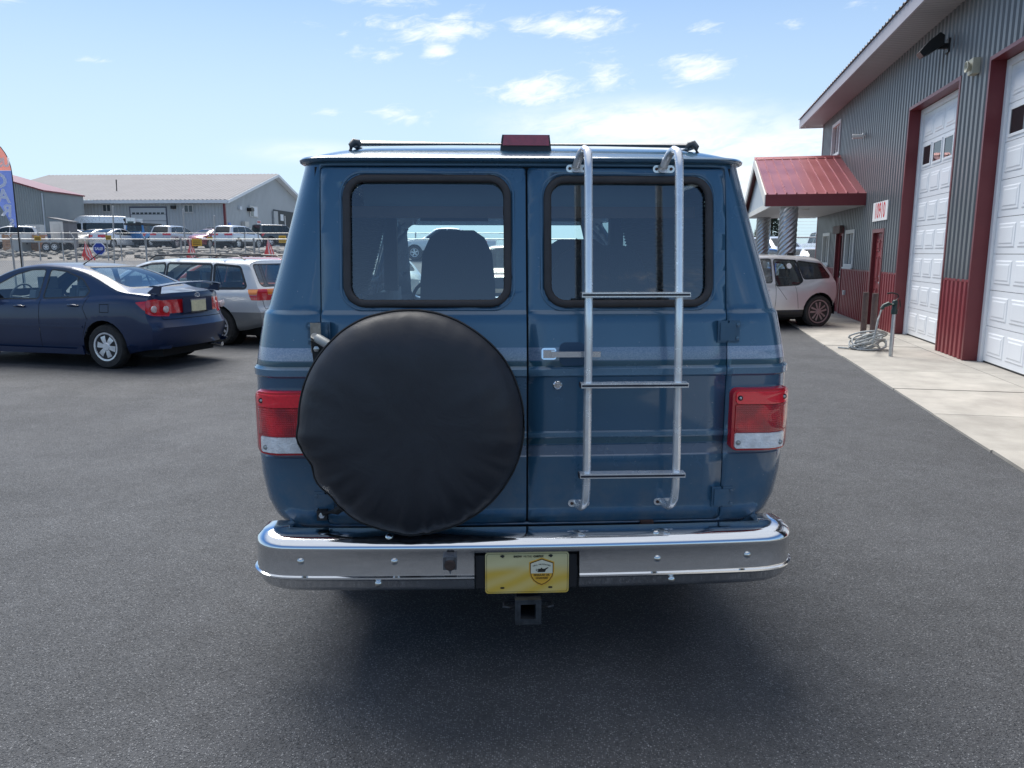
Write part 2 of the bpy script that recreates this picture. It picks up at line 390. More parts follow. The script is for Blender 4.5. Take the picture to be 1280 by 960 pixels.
for s0, s1 in zip(brk, brk[1:]):
    sm = (s0 + s1) / 2; holes = sorted((o[2], o[3]) for o in openings if o[0] <= sm <= o[1])
    z = .03; spans = []
    for h0, h1 in holes:
        if h0 > z: spans.append((z, h0))
        z = max(z, h1)
    spans.append((z, 5.5))
    for z0, z1 in spans:
        if z0 < 1.2:
            bl = bmesh.new(); ribbed(bl, s0, s1, z0, min(z1, 1.2)); mk('wainscot', bl, MAROON, BLD, fix=False)
            if z1 >= 1.2: bx('wainscot_cap', (s0, s1, -.01, .036, 1.19, 1.225), MAROON, BLD)
        if z1 > 1.2: ribbed(bu, s0, s1, max(z0, 1.2), z1)
mk('upper_siding', bu, GREY, BLD, fix=False)
sc = bmesh.new()
for k in range(int(-9.2 / PITCHR), int(12.2 / PITCHR)):
    sx_ = (k + 0.0) * PITCHR + .001
    for z in (.3, .75, 1.1, 1.5, 2.1, 2.7, 3.3, 3.9, 4.5, 5.1):
        if any(o[0] - .06 < sx_ < o[1] + .06 and o[2] - .06 < z < o[3] + .06 for o in openings): continue
        v_ = [sc.verts.new((sx_ + .009 * math.cos(6.283 * i / 6), .006, z + .009 * math.sin(6.283 * i / 6))) for i in range(6)]; w_ = [sc.verts.new((v.co.x, .0005, v.co.z)) for v in v_]
        sc.faces.new(v_)
        for i in range(6): sc.faces.new((v_[i], v_[(i + 1) % 6], w_[(i + 1) % 6], w_[i]))
tag(mk('screw_heads', sc, mat('screw_dark', (.09, .09, .09), .5, .4), BLD), kind='stuff')
# inner dark box + far end wall
bx('back_wall', (-9.2, 12.15, -9.0, -8.9, 0, 5.5), GREY, BLD)
b = bmesh.new()
pr = None
for s in rib_pts(-8.95, -.05):
    a = (b.verts.new((12.2 + ribq(s), s, .03)), b.verts.new((12.2 + ribq(s), s, 5.5)))
    if pr: b.faces.new((pr[0], a[0], a[1], pr[1]))
    pr = a
mk('end_siding', b, GREY, BLD, fix=False)
bx('corner_trim', (12.14, 12.245, -.05, .045, .03, 5.49), TRIM, BLD)
bx('inner_lining', (-9.1, 12.1, -.62, -.6, 0, 5.45), mat('dark_room', (.03, .03, .032), .9), BLD)
# roof, soffit, fascia
def vgroove(b, s0, s1, q0, q1, z, p=.13):
    pr = None; s = s0
    while s < s1:
        for ds, dz_ in ((0, 0), (.012, .012), (.024, 0)):
            if s + ds > s1: break
            a = (b.verts.new((s + ds, q0, z + dz_)), b.verts.new((s + ds, q1, z + dz_)))
            if pr: b.faces.new((pr[0], a[0], a[1], pr[1]))
            pr = a
        s += p
b = bmesh.new(); vgroove(b, -9.3, 12.85, -.02, .62, 5.5); mk('soffit', b, SOFF, BLD, fix=False)
bx('fascia', (-9.3, 12.88, .62, .66, 5.49, 5.74), FASC, BLD, .006)
bx('rake_fascia', (12.86, 12.9, -9.0, .61, 5.49, 5.74), FASC, BLD)
b = bmesh.new()
pr = None
for s in [v / 100.0 * 18.5 * 100 / 100 - 9.35 for v in range(0, 0)] or []: pass
k = -9.32
while k < 12.94:
    for ds, dz_ in ((0, 0), (.03, .03), (.07, .03), (.1, 0)):
        a = (b.verts.new((k + ds, .70, 5.745 + dz_)), b.verts.new((k + ds, -4.5, 6.95 + dz_)), b.verts.new((k + ds, -9.6, 5.745 + dz_)))
        if pr: b.faces.new((pr[0], a[0], a[1], pr[1])); b.faces.new((pr[1], a[1], a[2], pr[2]))
        pr = a
    k += .23
mk('roof', b, mat('roof_metal', (.32, .3, .31), .4, .3, var=.05), BLD, fix=False)
# overhead doors
def overhead(s0, s1):
    d = bmesh.new()                                             # reveal: jambs and header
    box(d, s1 - .012, s1 + .05, -.24, .045, .03, 4.345); box(d, s0 - .05, s0 + .012, -.24, .045, .03, 4.345); box(d, s0 + .012, s1 - .012, -.24, .045, 4.288, 4.345)
    D = mk('overhead_door', d, TRIM, BLD)
    f = bmesh.new()
    box(f, s1 - .105, s1 - .013, -.235, -.16, .03, 4.28); box(f, s0 + .013, s0 + .105, -.235, -.16, .03, 4.28); box(f, s0 + .106, s1 - .106, -.235, -.16, 4.19, 4.28)
    mk('door_frame', f, WHITE, D)
    a0, a1 = s0 + .107, s1 - .107; hh = (4.19 - .05) / 8; pw = (a1 - a0 - .1) / 4
    GP = glass_mat('door_glass', (.25, .27, .28), .9, base=(.05, .05, .055), opaque=.5)
    for i in range(8):
        z0 = .05 + i * hh; q = -.205
        m = bmesh.new(); box(m, a0, a1, q - .04, q, z0 + .004, z0 + hh - .004)
        for j in range(4):
            x0 = a0 + .05 + j * pw + .05; x1 = x0 + pw - .1; zz0, zz1 = z0 + .085, z0 + hh - .085
            if i == 6:
                for r4 in ((x0, x1, zz0 - .03, zz0 + .01), (x0, x1, zz1 - .01, zz1 + .03), (x0, x0 + .035, zz0 + .011, zz1 - .011), (x1 - .035, x1, zz0 + .011, zz1 - .011)):
                    box(m, r4[0], r4[1], q - .001, q + .014, r4[2], r4[3])
            else:
                for (ix, iz, q0_, q1_, oz) in ((0, 0, -.001, .010, 0), (.055, .05, .0095, .017, 0)):
                    A = [m.verts.new((x, q + q0_, z)) for x, z in ((x0 + ix, zz0 + iz), (x1 - ix, zz0 + iz), (x1 - ix, zz1 - iz), (x0 + ix, zz1 - iz))]
                    e = .022
                    B = [m.verts.new((x, q + q1_, z)) for x, z in ((x0 + ix + e, zz0 + iz + e), (x1 - ix - e, zz0 + iz + e), (x1 - ix - e, zz1 - iz - e), (x0 + ix + e, zz1 - iz - e))]
                    for k in range(4): m.faces.new((A[k], A[(k + 1) % 4], B[(k + 1) % 4], B[k]))
                    m.faces.new(B)
        mk('door_section', m, WHITE, D)
        if i == 6:
            for j in range(4):
                x0 = a0 + .05 + j * pw + .085; x1 = x0 + pw - .17
                bx('pane', (x0, x1, q + .002, q + .006, z0 + .096, z0 + hh - .096), GP, D)
    bx('bottom_seal', (a0, a1, -.24, -.212, .012, .052), BLACK, D)
for s0, s1 in ((-8.6, -5.55), (-4.3, -1.25), (0, 2.72)): overhead(s0, s1)
# man door with six panels
def panel_door(s0, s1, z1, glass=False):
    d = bmesh.new()
    for r4 in ((s0 - .03, s0 + .05, 0.02, z1 + .03), (s1 - .05, s1 + .03, 0.02, z1 + .03)): box(d, r4[0], r4[1], -.1, .05, r4[2], r4[3])
    box(d, s0 + .051, s1 - .051, -.1, .05, z1 - .05, z1 + .03)
    D = mk('entry_door', d, TRIM, BLD)
    leaf = bmesh.new(); a0, a1 = s0 + .055, s1 - .055; zt = z1 - .055
    if glass:
        box(leaf, a0, a1, -.07, -.03, .03, .95); box(leaf, a0, a0 + .11, -.07, -.03, .951, zt); box(leaf, a1 - .11, a1, -.07, -.03, .951, zt); box(leaf, a0 + .111, a1 - .111, -.07, -.03, zt - .12, zt)
        lo = ((.1, .12, .85),)
    else: box(leaf, a0, a1, -.07, -.03, .03, zt)
    mx_ = (a0 + a1) / 2
    rows = ((.18, .80),) if glass else ((.18, .86), (1.0, 1.55), (1.66, 1.9))
    for z0_, z1_ in rows:
        for x0, x1 in ((a0 + .09, mx_ - .05), (mx_ + .05, a1 - .09)):
            for ring in ((x0, x1, z0_, z0_ + .03), (x0, x1, z1_ - .03, z1_), (x0, x0 + .03, z0_ + .031, z1_ - .031), (x1 - .03, x1, z0_ + .031, z1_ - .031)):
                box(leaf, ring[0], ring[1], -.031, -.018, ring[2], ring[3])
            box(leaf, x0 + .06, x1 - .06, -.031, -.016, z0_ + .06, z1_ - .06)
    mk('door_leaf', leaf, MAROON, D)
    if glass: bx('pane', (a0 + .112, a1 - .112, -.055, -.05, .96, zt - .125), glass_mat('shop_glass', (.35, .38, .4), 1.0, opaque=.4), D)
    for zz, r_ in ((.98, .028), (1.12, .02)):
        k = bmesh.new(); lathe(k, [(.001, .045), (r_, .04), (r_, .012), (r_ * .5, .008), (r_ * .5, -.032)], 12, 'y', (a0 + .07, 0, zz)); mk('door_knob', k, CHROME, D, smooth=40)
panel_door(3.95, 4.88, 2.1)
panel_door(8.1, 9.05, 2.25, True)
bx('header_box', (8.12, 9.03, .055, .14, 2.13, 2.33), mat('header_brown', (.14, .09, .08), .6, var=.15), BLD, .01)
def shop_window(s0, s1, z0, z1):
    d = bmesh.new(); w = .07
    box(d, s0 - .02, s0 + w, -.06, .06, z0 - .02, z1 + .02); box(d, s1 - w, s1 + .02, -.06, .06, z0 - .02, z1 + .02)
    box(d, s0 + w + .001, s1 - w - .001, -.06, .06, z0 - .02, z0 + w); box(d, s0 + w + .001, s1 - w - .001, -.06, .06, z1 - w, z1 + .02)
    mm = (s0 + s1) / 2; box(d, mm - .025, mm + .025, -.05, .03, z0 + w + .001, z1 - w - .001)
    D = mk('window', d, mat('vinyl_white', (.72, .72, .70), .45, var=.04), BLD)
    for x0, x1 in ((s0 + w, mm - .026), (mm + .026, s1 - w)): bx('pane', (x0 + .001, x1 - .001, -.03, -.024, z0 + w + .001, z1 - w - .001), glass_mat('shop_glass', (.35, .38, .4)), D)
    bx('sill', (s0 - .05, s1 + .05, .061, .09, z0 - .05, z0 - .01), MATS['vinyl_white'], D)
for o in ((6.75, 7.75, 1.27, 2.17), (9.95, 11.0, 1.27, 2.17), (9.45, 10.6, 4.3, 5.2)): shop_window(*o)
# things fixed to the wall
SG = empty('address_sign', BP + Matrix.Rotation(BANG, 3, 'Z') @ Vector((4.34, .04, 2.25)), BANG)
tag(SG, 'white board with red house number 10910 above the maroon side door', 'sign')
bx('board', (-.62, .62, 0, .02, .05, .45), mat('sign_white', (.8, .8, .79), .5, var=.04), SG)
REDP = mat('red_paint', (.62, .02, .03), .5)
mt = Matrix.Translation((0, .0215, .25)) @ Matrix(((-1, 0, 0, 0), (0, 0, 1, 0), (0, 1, 0, 0), (0, 0, 0, 1)))
text_mesh('number', '10910', .46, REDP, SG, mt, offset=.006, sx=.78)
DKM = mat('dark_metal', (.022, .023, .025), .45, .3, var=.15)
LP = empty('wall_lamp', BP + Matrix.Rotation(BANG, 3, 'Z') @ Vector((.75, .03, 4.95)), BANG)
tag(LP, 'black downward tilted area lamp on an arm high on the grey wall', 'lamp')
bx('wall_plate', (-.09, .09, 0, .03, -.09, .13), DKM, LP, .008)
b = bmesh.new(); box(b, -.035, .035, .03, .22, -.02, .06); bevel(b, .008); mk('arm', b, DKM, LP, smooth=35)
b = bmesh.new(); prism(b, [(-.11, .10, .17), (-.11, .17, .22), (-.11, .33, .09), (-.11, .46, -.07), (-.11, .40, -.15), (-.11, .25, -.07), (-.11, .10, .03)], (.22, 0, 0)); bevel(b, .015); hd = mk('lamp_head', b, DKM, LP, smooth=35)
b = bmesh.new(); prism(b, [(-.07, .29, -.066), (-.07, .37, -.115), (-.07, .373, -.121), (-.07, .287, -.073)], (.14, 0, 0)); mk('lens', b, mat('lamp_lens', (.7, .68, .6), .25), LP)
HB = empty('junction_horn', BP + Matrix.Rotation(BANG, 3, 'Z') @ Vector((-.70, .03, 4.22)), BANG)
tag(HB, 'small cream weatherproof box on the wall between the overhead doors', 'box')
CRM = mat('cream_plastic', (.46, .45, .36), .5, var=.12, vscale=12)
bx('housing', (-.1, .1, 0, .1, 0, .22), CRM, HB, .02, 3)
b = bmesh.new(); lathe(b, [(.04, .1), (.07, .13), (.085, .16), (.07, .165), (.03, .12)], 16, 'y', (0, 0, .11)); mk('cover', b, CRM, HB, smooth=40)
CM = empty('security_camera', BP + Matrix.Rotation(BANG, 3, 'Z') @ Vector((6.45, .03, 4.3)), BANG)
tag(CM, 'small white bullet security camera on the grey wall below the eave', 'camera')
bx('bracket', (-.04, .04, 0, .06, .05, .12), MATS['vinyl_white'], CM, .006)
b = bmesh.new(); lathe(b, [(.03, 0), (.05, .01), (.05, .2), (.058, .2), (.058, .24), (.04, .24)], 14, 'y', (0, .04, .04)); mk('camera_body', b, MATS['vinyl_white'], CM, smooth=40)
b = bmesh.new(); lathe(b, [(.001, .242), (.038, .242), (.038, .236)], 14, 'y', (0, .04, .04)); mk('lens', b, BLACK, CM)
OB = bx('outlet_box', (-.05, .05, 0, .05, 0, .12), MATS['vinyl_white'], None, .008); OB.location = BP + Matrix.Rotation(BANG, 3, 'Z') @ Vector((7.45, .03, .55)); OB.rotation_euler = (0, 0, BANG)
tag(OB, 'small white electrical outlet cover on the maroon wainscot', 'outlet')
# ------------------------------------------------------------------ concrete apron, slab by slab
AP = empty('concrete_apron', BP, BANG); tag(AP, kind='structure')
rnd = random.Random(5); s = -16.0
CMS = [mat('concrete_%s' % n, tuple(c * f for c in (.36, .34, .305)), .88, var=.19, vscale=1.9, bump=.25, bscale=90) for n, f in (('light', 1.05), ('plain', .98), ('grey', .92))]
while s < 14:
    b = bmesh.new(); box(b, s + .005, s + 1.49, .16, 1.68 + rnd.uniform(-.010, .012), -.1, .022 + rnd.uniform(-.003, .003)); bevel(b, .006, 1); mk('slab', b, rnd.choice(CMS), AP, smooth=35)
    b = bmesh.new(); box(b, s + .005, s + 1.49, -.30, .152, -.1, .026); bevel(b, .006, 1); mk('slab', b, rnd.choice(CMS), AP, smooth=35)
    s += 1.495
# ------------------------------------------------------------------ entrance canopy
CN = empty('entrance_canopy', BP, BANG)
tag(CN, 'small maroon metal gable canopy on spiral steel columns over the entrance', 'canopy')
ROOFM = mat('maroon_roof', (.30, .085, .095), .32, .3, var=.06, vscale=1.5, rvar=.05)
s0, s1, sr, ze, zr, q1 = 5.85, 12.65, 9.25, 2.97, 4.17, 2.25
for side, se in ((0, s0), (1, s1)):
    n = 10; pw = q1 / n
    for i in range(n):
        b = bmesh.new(); qa, qb = i * pw + .003, (i + 1) * pw - .003
        prism(b, [(se, qa, ze), (se, qb, ze), (sr, qb, zr), (sr, qa, zr)], (0, 0, .018)); mk('roof_panel', b, ROOFM, CN)
        b = bmesh.new(); qc = (i + 1) * pw - .006 if i < n - 1 else q1 - .02
        prism(b, [(se, qc - .014, ze + .019), (se, qc + .014, ze + .019), (sr, qc + .014, zr + .019), (sr, qc - .014, zr + .019)], (0, 0, .035)); mk('seam', b, ROOFM, CN)
    sg = 1 if side else -1
    bx('eave_fascia', (min(se, se + sg * .04), max(se, se + sg * .04), 0.03, q1 + .02, ze - .26, ze + .015), TRIM, CN, .006)
b = bmesh.new(); prism(b, [(sr - .12, 0.03, zr - .01), (sr, .03, zr + .07), (sr + .12, .03, zr - .01)], (0, q1, 0)); mk('ridge_cap', b, ROOFM, CN)
b = bmesh.new(); vgroove(b, s0 + .001, s1 - .001, .03, q1 - .16, ze - .255); mk('soffit', b, mat('white_soffit', (.56, .57, .58), .5), CN, fix=False)
bx('gable_beam', (s0 + .002, s1 - .002, q1 - .159, q1 - .10, ze - .27, ze - .13), mat('cream_trim', (.62, .60, .56), .5, var=.05), CN)
b = bmesh.new(); prism(b, [(s0 + .12, q1 - .15, ze - .128), (s1 - .12, q1 - .15, ze - .128), (sr, q1 - .15, zr - .06)], (0, .03, 0)); mk('gable_siding', b, mat('pale_siding', (.42, .46, .5), .5, var=.05), CN)
for se in (s0, s1):
    b = bmesh.new(); prism(b, [(se, q1 + .003, ze - .255), (se, q1 + .003, ze + .012), (sr, q1 + .003, zr + .012), (sr, q1 + .003, zr - .22)], (0, .035, 0)); mk('barge_board', b, MATS['cream_trim'], CN)
GALV = mat('galvanised_steel', (.50, .52, .54), .34, .85, var=.12, vscale=14, rvar=.08)
for cs, cq in ((6.35, 1.66), (12.1, 1.66)):
    b = bmesh.new(); n, rows = 72, 150; prevr = None
    for i in range(rows + 1):
        z = .03 + i * (ze - .29) / rows; ring = []
        for k in range(n):
            th = 6.283185 * k / n; r_ = .205 + .014 * math.sin(9 * th - z * 6.283185 / .125)
            ring.append(b.verts.new((cs + r_ * math.cos(th), cq + r_ * math.sin(th), z)))
        if prevr:
            for k in range(n): b.faces.new((prevr[k], prevr[(k + 1) % n], ring[(k + 1) % n], ring[k]))
        prevr = ring
    mk('spiral_column', b, GALV, CN, smooth=70)
for sx_ in (7.6, 9.3, 11):
    b = bmesh.new(); lathe(b, [(.001, ze - .268), (.09, ze - .268), (.1, ze - .256)], 16, 'z', (sx_, 1.1, 0)); mk('downlight', b, MATS['cream_trim'], CN)
# ------------------------------------------------------------------ bollards, hydrant, hose
def gpt(x, y):
    u = (x - 640) / FPX; v = (480 - y) / FPX; r = (u, _c + v * _s, -_s + v * _c); t = -CAM_H / r[2]; return Vector((r[0] * t, r[1] * t, 0))
BRN = mat('brown_pipe', (.10, .066, .060), .6, .2, var=.3, vscale=9)
for (px_, py_), lab in (((1078.5, 421), 'brown steel bollard standing farther from the yard hydrant'), ((1090, 424), 'brown steel bollard beside the yard hydrant')):
    p = gpt(px_, py_); e = empty('bollard', p); tag(e, lab, 'bollard', 'bollards by the overhead door')
    b = bmesh.new(); lathe(b, [(.056, .02), (.056, .86)], 20, 'z'); mk('post', b, BRN, e, smooth=40)
    b = bmesh.new(); lathe(b, [(.054, .861), (.052, .868), (.001, .872)], 20, 'z'); mk('cap', b, BRN, e, smooth=60)
p = gpt(1113, 447); HY = empty('yard_hydrant', p); tag(HY, 'galvanised yard hydrant with green head beside the coiled hose', 'hydrant')
b = bmesh.new(); lathe(b, [(.03, .02), (.03, .70)], 14, 'z'); mk('standpipe', b, GALV, HY, smooth=40)
GRN = mat('hydrant_green', (.012, .035, .033), .45, var=.2)
b = bmesh.new(); lathe(b, [(.045, .68), (.048, .74), (.036, .77), (.04, .88), (.02, .9)], 14, 'z'); tube(b, [(0, 0, .83), (-.1, 0, .84), (-.17, 0, .81), (-.2, 0, .76)], [.04, .036, .03, .03], 10); mk('head', b, GRN, HY, smooth=50)
tb('lever', [(.01, 0, .89), (.05, 0, .95), (.03, 0, .99), (-.06, 0, 1.01), (-.13, 0, 1.0)], .012, BLACK, HY)
tb('linkage', [(.03, 0, .70), (.09, 0, .80), (.07, 0, .91)], .008, BLACK, HY)
HOSE = mat('grey_hose', (.36, .38, .38), .55, var=.25, vscale=20)
b = bmesh.new(); rnd = random.Random(4)
c0 = gpt(1084, 438)
path = [p + Vector((-.2, 0, .75)), p + Vector((-.235, .01, .6)), p + Vector((-.25, .03, .38)), p + Vector((-.27, .06, .22))]
for k in range(170):
    a = k * .42; rr = .20 + .07 * math.sin(k * .13) + rnd.uniform(-.02, .02); up = .04 + .22 * abs(math.sin(k * .047 + .4)) * (k / 170.0) ** .3
    tilt = .10 * math.sin(a + k * .02)
    path.append(c0 + Vector((rr * math.cos(a) * 1.1, rr * math.sin(a), max(.04, up + tilt))))
path += [c0 + Vector((-.35, -.05, .04)), c0 + Vector((-.40, .05, .04)), c0 + Vector((-.45, .1, .04))]
tube(b, path, .016, 6); tag(mk('garden_hose', b, HOSE, smooth=60), 'grey hose coiled in a heap at the foot of the bollards', 'hose')
# ================================================================== the blue van
VAN = empty('conversion_van', (.055, 2.90, 0), R(2.5))
tag(VAN, 'blue conversion van seen from behind with covered spare wheel and silver rear ladder', 'van')
def van_paint():
    m = bpy.data.materials.new('van_blue_paint'); m.use_nodes = True; t = m.node_tree; b = t.nodes['Principled BSDF']; L = t.links.new
    tcn = t.nodes.new('ShaderNodeTexCoord'); se = t.nodes.new('ShaderNodeSeparateXYZ'); L(tcn.outputs['Object'], se.inputs[0]); Z = se.outputs[2]
    def noise(s, d=5, sc=(1, 1, 1)):
        mp = t.nodes.new('ShaderNodeMapping'); L(tcn.outputs['Object'], mp.inputs[0]); mp.inputs['Scale'].default_value = sc
        n = t.nodes.new('ShaderNodeTexNoise'); L(mp.outputs[0], n.inputs['Vector']); n.inputs['Scale'].default_value = s; n.inputs['Detail'].default_value = d; n.inputs['Roughness'].default_value = .65; return n.outputs['Fac']
    def mth(op, a, c=None):
        n = t.nodes.new('ShaderNodeMath'); n.operation = op
        for i, v in enumerate((a, c)):
            if v is None: continue
            if isinstance(v, (int, float)): n.inputs[i].default_value = v
            else: L(v, n.inputs[i])
        return n.outputs[0]
    def rng(v, a, b_, c=0., d=1.):
        n = t.nodes.new('ShaderNodeMapRange'); L(v, n.inputs[0])
        for i, q in enumerate((a, b_, c, d)): n.inputs[1 + i].default_value = q
        return n.outputs[0]
    def band(z0, z1): return mth('MULTIPLY', mth('GREATER_THAN', Z, z0), mth('LESS_THAN', Z, z1))
    def mixc(f, a, c):
        n = t.nodes.new('ShaderNodeMix'); n.data_type = 'RGBA'; L(f, n.inputs[0])
        for i, v in ((6, a), (7, c)):
            if isinstance(v, tuple): n.inputs[i].default_value = (*v, 1)
            else: L(v, n.inputs[i])
        return n.outputs[2]
    base = mixc(rng(noise(1.1), .3, .7), (.033, .102, .178), (.041, .116, .196))
    # faded pinstripe decals, crazed and partly peeled
    craze = noise(170, 5, (1, 1, 1.6)); peel = noise(3, 5, (1, 1, 5))
    ax_ = mth('ABSOLUTE', se.outputs[0]); corner = mth('GREATER_THAN', ax_, .775)
    wear = mth('MULTIPLY', rng(craze, .36, .56, .72, 1.0), rng(peel, .30, .44, .25, 1.0))
    amt = mth('ADD', .55, mth('MULTIPLY', corner, .4))
    c1 = mixc(rng(craze, .4, .6), (.24, .31, .44), (.33, .39, .50))
    col = mixc(mth('MULTIPLY', band(1.217, 1.266), mth('MULTIPLY', wear, amt)), base, c1)
    col = mixc(mth('MULTIPLY', band(1.192, 1.213), .75), col, (.018, .075, .105))
    col = mixc(mth('MULTIPLY', band(1.158, 1.186), rng(craze, .3, .5, .45, .8)), col, (.11, .21, .30))
    col = mixc(mth('MULTIPLY', band(.917, .936), rng(craze, .3, .5, .45, .8)), col, (.10, .20, .29))
    col = mixc(mth('MULTIPLY', band(.892, .914), .75), col, (.018, .075, .105))
    col = mixc(mth('MULTIPLY', band(.842, .885), rng(wear, 0, 1, .35, .75)), col, (.15, .19, .26))
    dust = mth('MULTIPLY', rng(Z, .9, .56), rng(noise(9, 6), .40, .7, 0, .4))
    col = mixc(dust, col, (.22, .21, .19))
    chip = mth('MULTIPLY', rng(noise(55, 2), .735, .75), .5)
    col = mixc(chip, col, (.3, .32, .34))
    L(col, b.inputs['Base Color']); L(rng(noise(3, 5), .3, .7, .20, .30), b.inputs['Roughness'])
    b.inputs['Coat Weight'].default_value = .8; b.inputs['Coat Roughness'].default_value = .05; b.inputs['Metallic'].default_value = .12
    bp = t.nodes.new('ShaderNodeBump'); bp.inputs['Strength'].default_value = .045; bp.inputs['Distance'].default_value = .02; L(noise(4, 2), bp.inputs['Height']); L(bp.outputs[0], b.inputs['Normal'])
    return m
VP = van_paint()
Wz = lin([(.42, .92), (.56, .975), (.60, 1.008), (.66, 1.034), (.76, 1.052), (.86, 1.058), (1.02, 1.058), (1.14, 1.052), (1.152, 1.052), (1.162, 1.060), (1.182, 1.060), (1.195, 1.050), (1.30, 1.034), (1.386, 1.018), (1.394, 1.016), (1.404, 1.006), (1.45, .992), (1.70, .922), (1.93, .860), (1.975, .85)])
def yrz(z):
    y = 0 if z < 1.22 else .15 * (z - 1.22)
    y += lin([(.56, .012), (.60, .003), (.66, 0), (1.15, 0), (1.16, -.009), (1.184, -.009), (1.195, 0), (1.39, 0), (1.405, .009), (2, .009)])(z)
    y += lin([(.84, 0), (.846, .004), (.884, .004), (.89, 0), (.914, 0), (.92, -.004), (.936, -.004), (.942, 0)])(z)
    return y
BOW = .022
def ysurf(x, z): return yrz(z) + BOW * x * x
YF = lin([(.42, 4.42), (.55, 4.5), (.95, 4.5), (1.10, 4.42), (1.14, 4.1), (1.2, 3.98), (1.9, 3.42), (1.975, 3.3)])
def outline(z, n_re=18):
    w = Wz(z); rx_, ry_ = .155, .16; yf = YF(z); o = []
    for i in range(n_re + 1):
        x = -(w - rx_) + 2 * (w - rx_) * i / n_re; o.append((x, ysurf(x, z)))
    yb = ysurf(w - rx_, z)
    for i in range(1, 11):
        a = R(90 * i / 10); o.append((w - rx_ + rx_ * math.sin(a) ** .9, yb + ry_ * (1 - math.cos(a) ** .9)))
    y0, y1 = yb + ry_, yf - .35
    for i in range(1, 15): o.append((w, y0 + (y1 - y0) * i / 15))
    for i in range(0, 11):
        a = R(90 * i / 10); o.append((w - .3 + .3 * math.cos(a), y1 + .35 * math.sin(a)))
    for i in range(1, 8): o.append(((w - .3) * (1 - 2 * i / 8), yf))
    for i in range(0, 11):
        a = R(90 * (10 - i) / 10); o.append((-(w - .3) - .3 * math.cos(a), y1 + .35 * math.sin(a)))
    for i in range(14, 0, -1): o.append((-w, y0 + (y1 - y0) * i / 15))
    for i in range(10, 0, -1):
        a = R(90 * i / 10); o.append((-(w - rx_ + rx_ * math.sin(a) ** .9), yb + ry_ * (1 - math.cos(a) ** .9)))
    return o
vb = bmesh.new()
zs = [.56, .575, .60, .63, .66, .71, .76, .80, .84, .846, .86, .884, .89, .914, .92, .936, .942, .97, 1.02, 1.07, 1.11, 1.152, 1.16, 1.184, 1.195, 1.22, 1.26, 1.30, 1.35, 1.388, 1.394, 1.40, 1.406, 1.43, 1.48, 1.55, 1.62, 1.70, 1.78, 1.86, 1.93, 1.95, 1.972]
rows = []
for z in zs: rows.append([vb.verts.new((x, y, z)) for x, y in outline(z)])
top = outline(1.972); yc = 1.7
for d in (.004, .015, .04, .09, .16, .25, .36, .5):
    h = 1.978 + .072 * (1 - (1 - min(d / .5, 1)) ** 3.2); r = []
    for x, y in top:
        fx = max(0, (abs(x) - d)) / .85 if abs(x) > .6 else None
        nx = math.copysign(max(abs(x) - d * min(1, abs(x) / .7), 0), x)
        if y < 1.2: ny = y + d * max(0, 1 - (y - .1) / 1.1)
        elif y > 2.2: ny = y - d * max(0, min(1, (y - 2.2) / .9))
        else: ny = y
        r.append(vb.verts.new((nx, ny, h)))
    rows.append(r)
nC = len(rows[0])
for A, B in zip(rows, rows[1:]):
    for k in range(nC): vb.faces.new((A[k], A[(k + 1) % nC], B[(k + 1) % nC], B[k]))
vb.faces.new(rows[-1])
bmesh.ops.triangulate(vb, faces=[vb.faces[:][-1]])
bmesh.ops.recalc_face_normals(vb, faces=vb.faces[:])
REARF = lambda c: c.y < .5
XD = .776
# door opening, two doors, their windows
fs = cut_patch(vb, rrect(-XD, XD, .568, 1.944, .018, 3), 1, -1, .3, REARF); op = take(vb, fs)
doors = []
VG = glass_mat('van_glass', (.80, .95, 1.0), 1.0, .015, ior=2.1)
GASK = mat('window_rubber', (.032, .029, .031), .55, var=.2, vscale=12, bump=.15, bscale=60)
GAPBLACK = mat('gap_filler', (.006, .008, .012), .8)
def sweep_rect(b, pts, nrm, hw, hh, closed=True):
    """soft rectangular bead along a closed loop lying on a surface: nrm = outward direction"""
    m = len(pts); nrm = Vector(nrm).normalized(); rings = []
    prof = [(-hw, 0), (-hw, hh * .6), (-hw * .6, hh), (hw * .6, hh), (hw, hh * .6), (hw, 0)]
    for i in range(m):
        d = (Vector(pts[(i + 1) % m]) - Vector(pts[i - 1])).normalized(); sd_ = d.cross(nrm).normalized()
        rings.append([b.verts.new(Vector(pts[i]) + sd_ * u + nrm * v) for u, v in prof])
    for i in range(m):
        A, B = rings[i], rings[(i + 1) % m]
        for k in range(len(prof)): b.faces.new((A[k], A[(k + 1) % len(prof)], B[(k + 1) % len(prof)], B[k]))
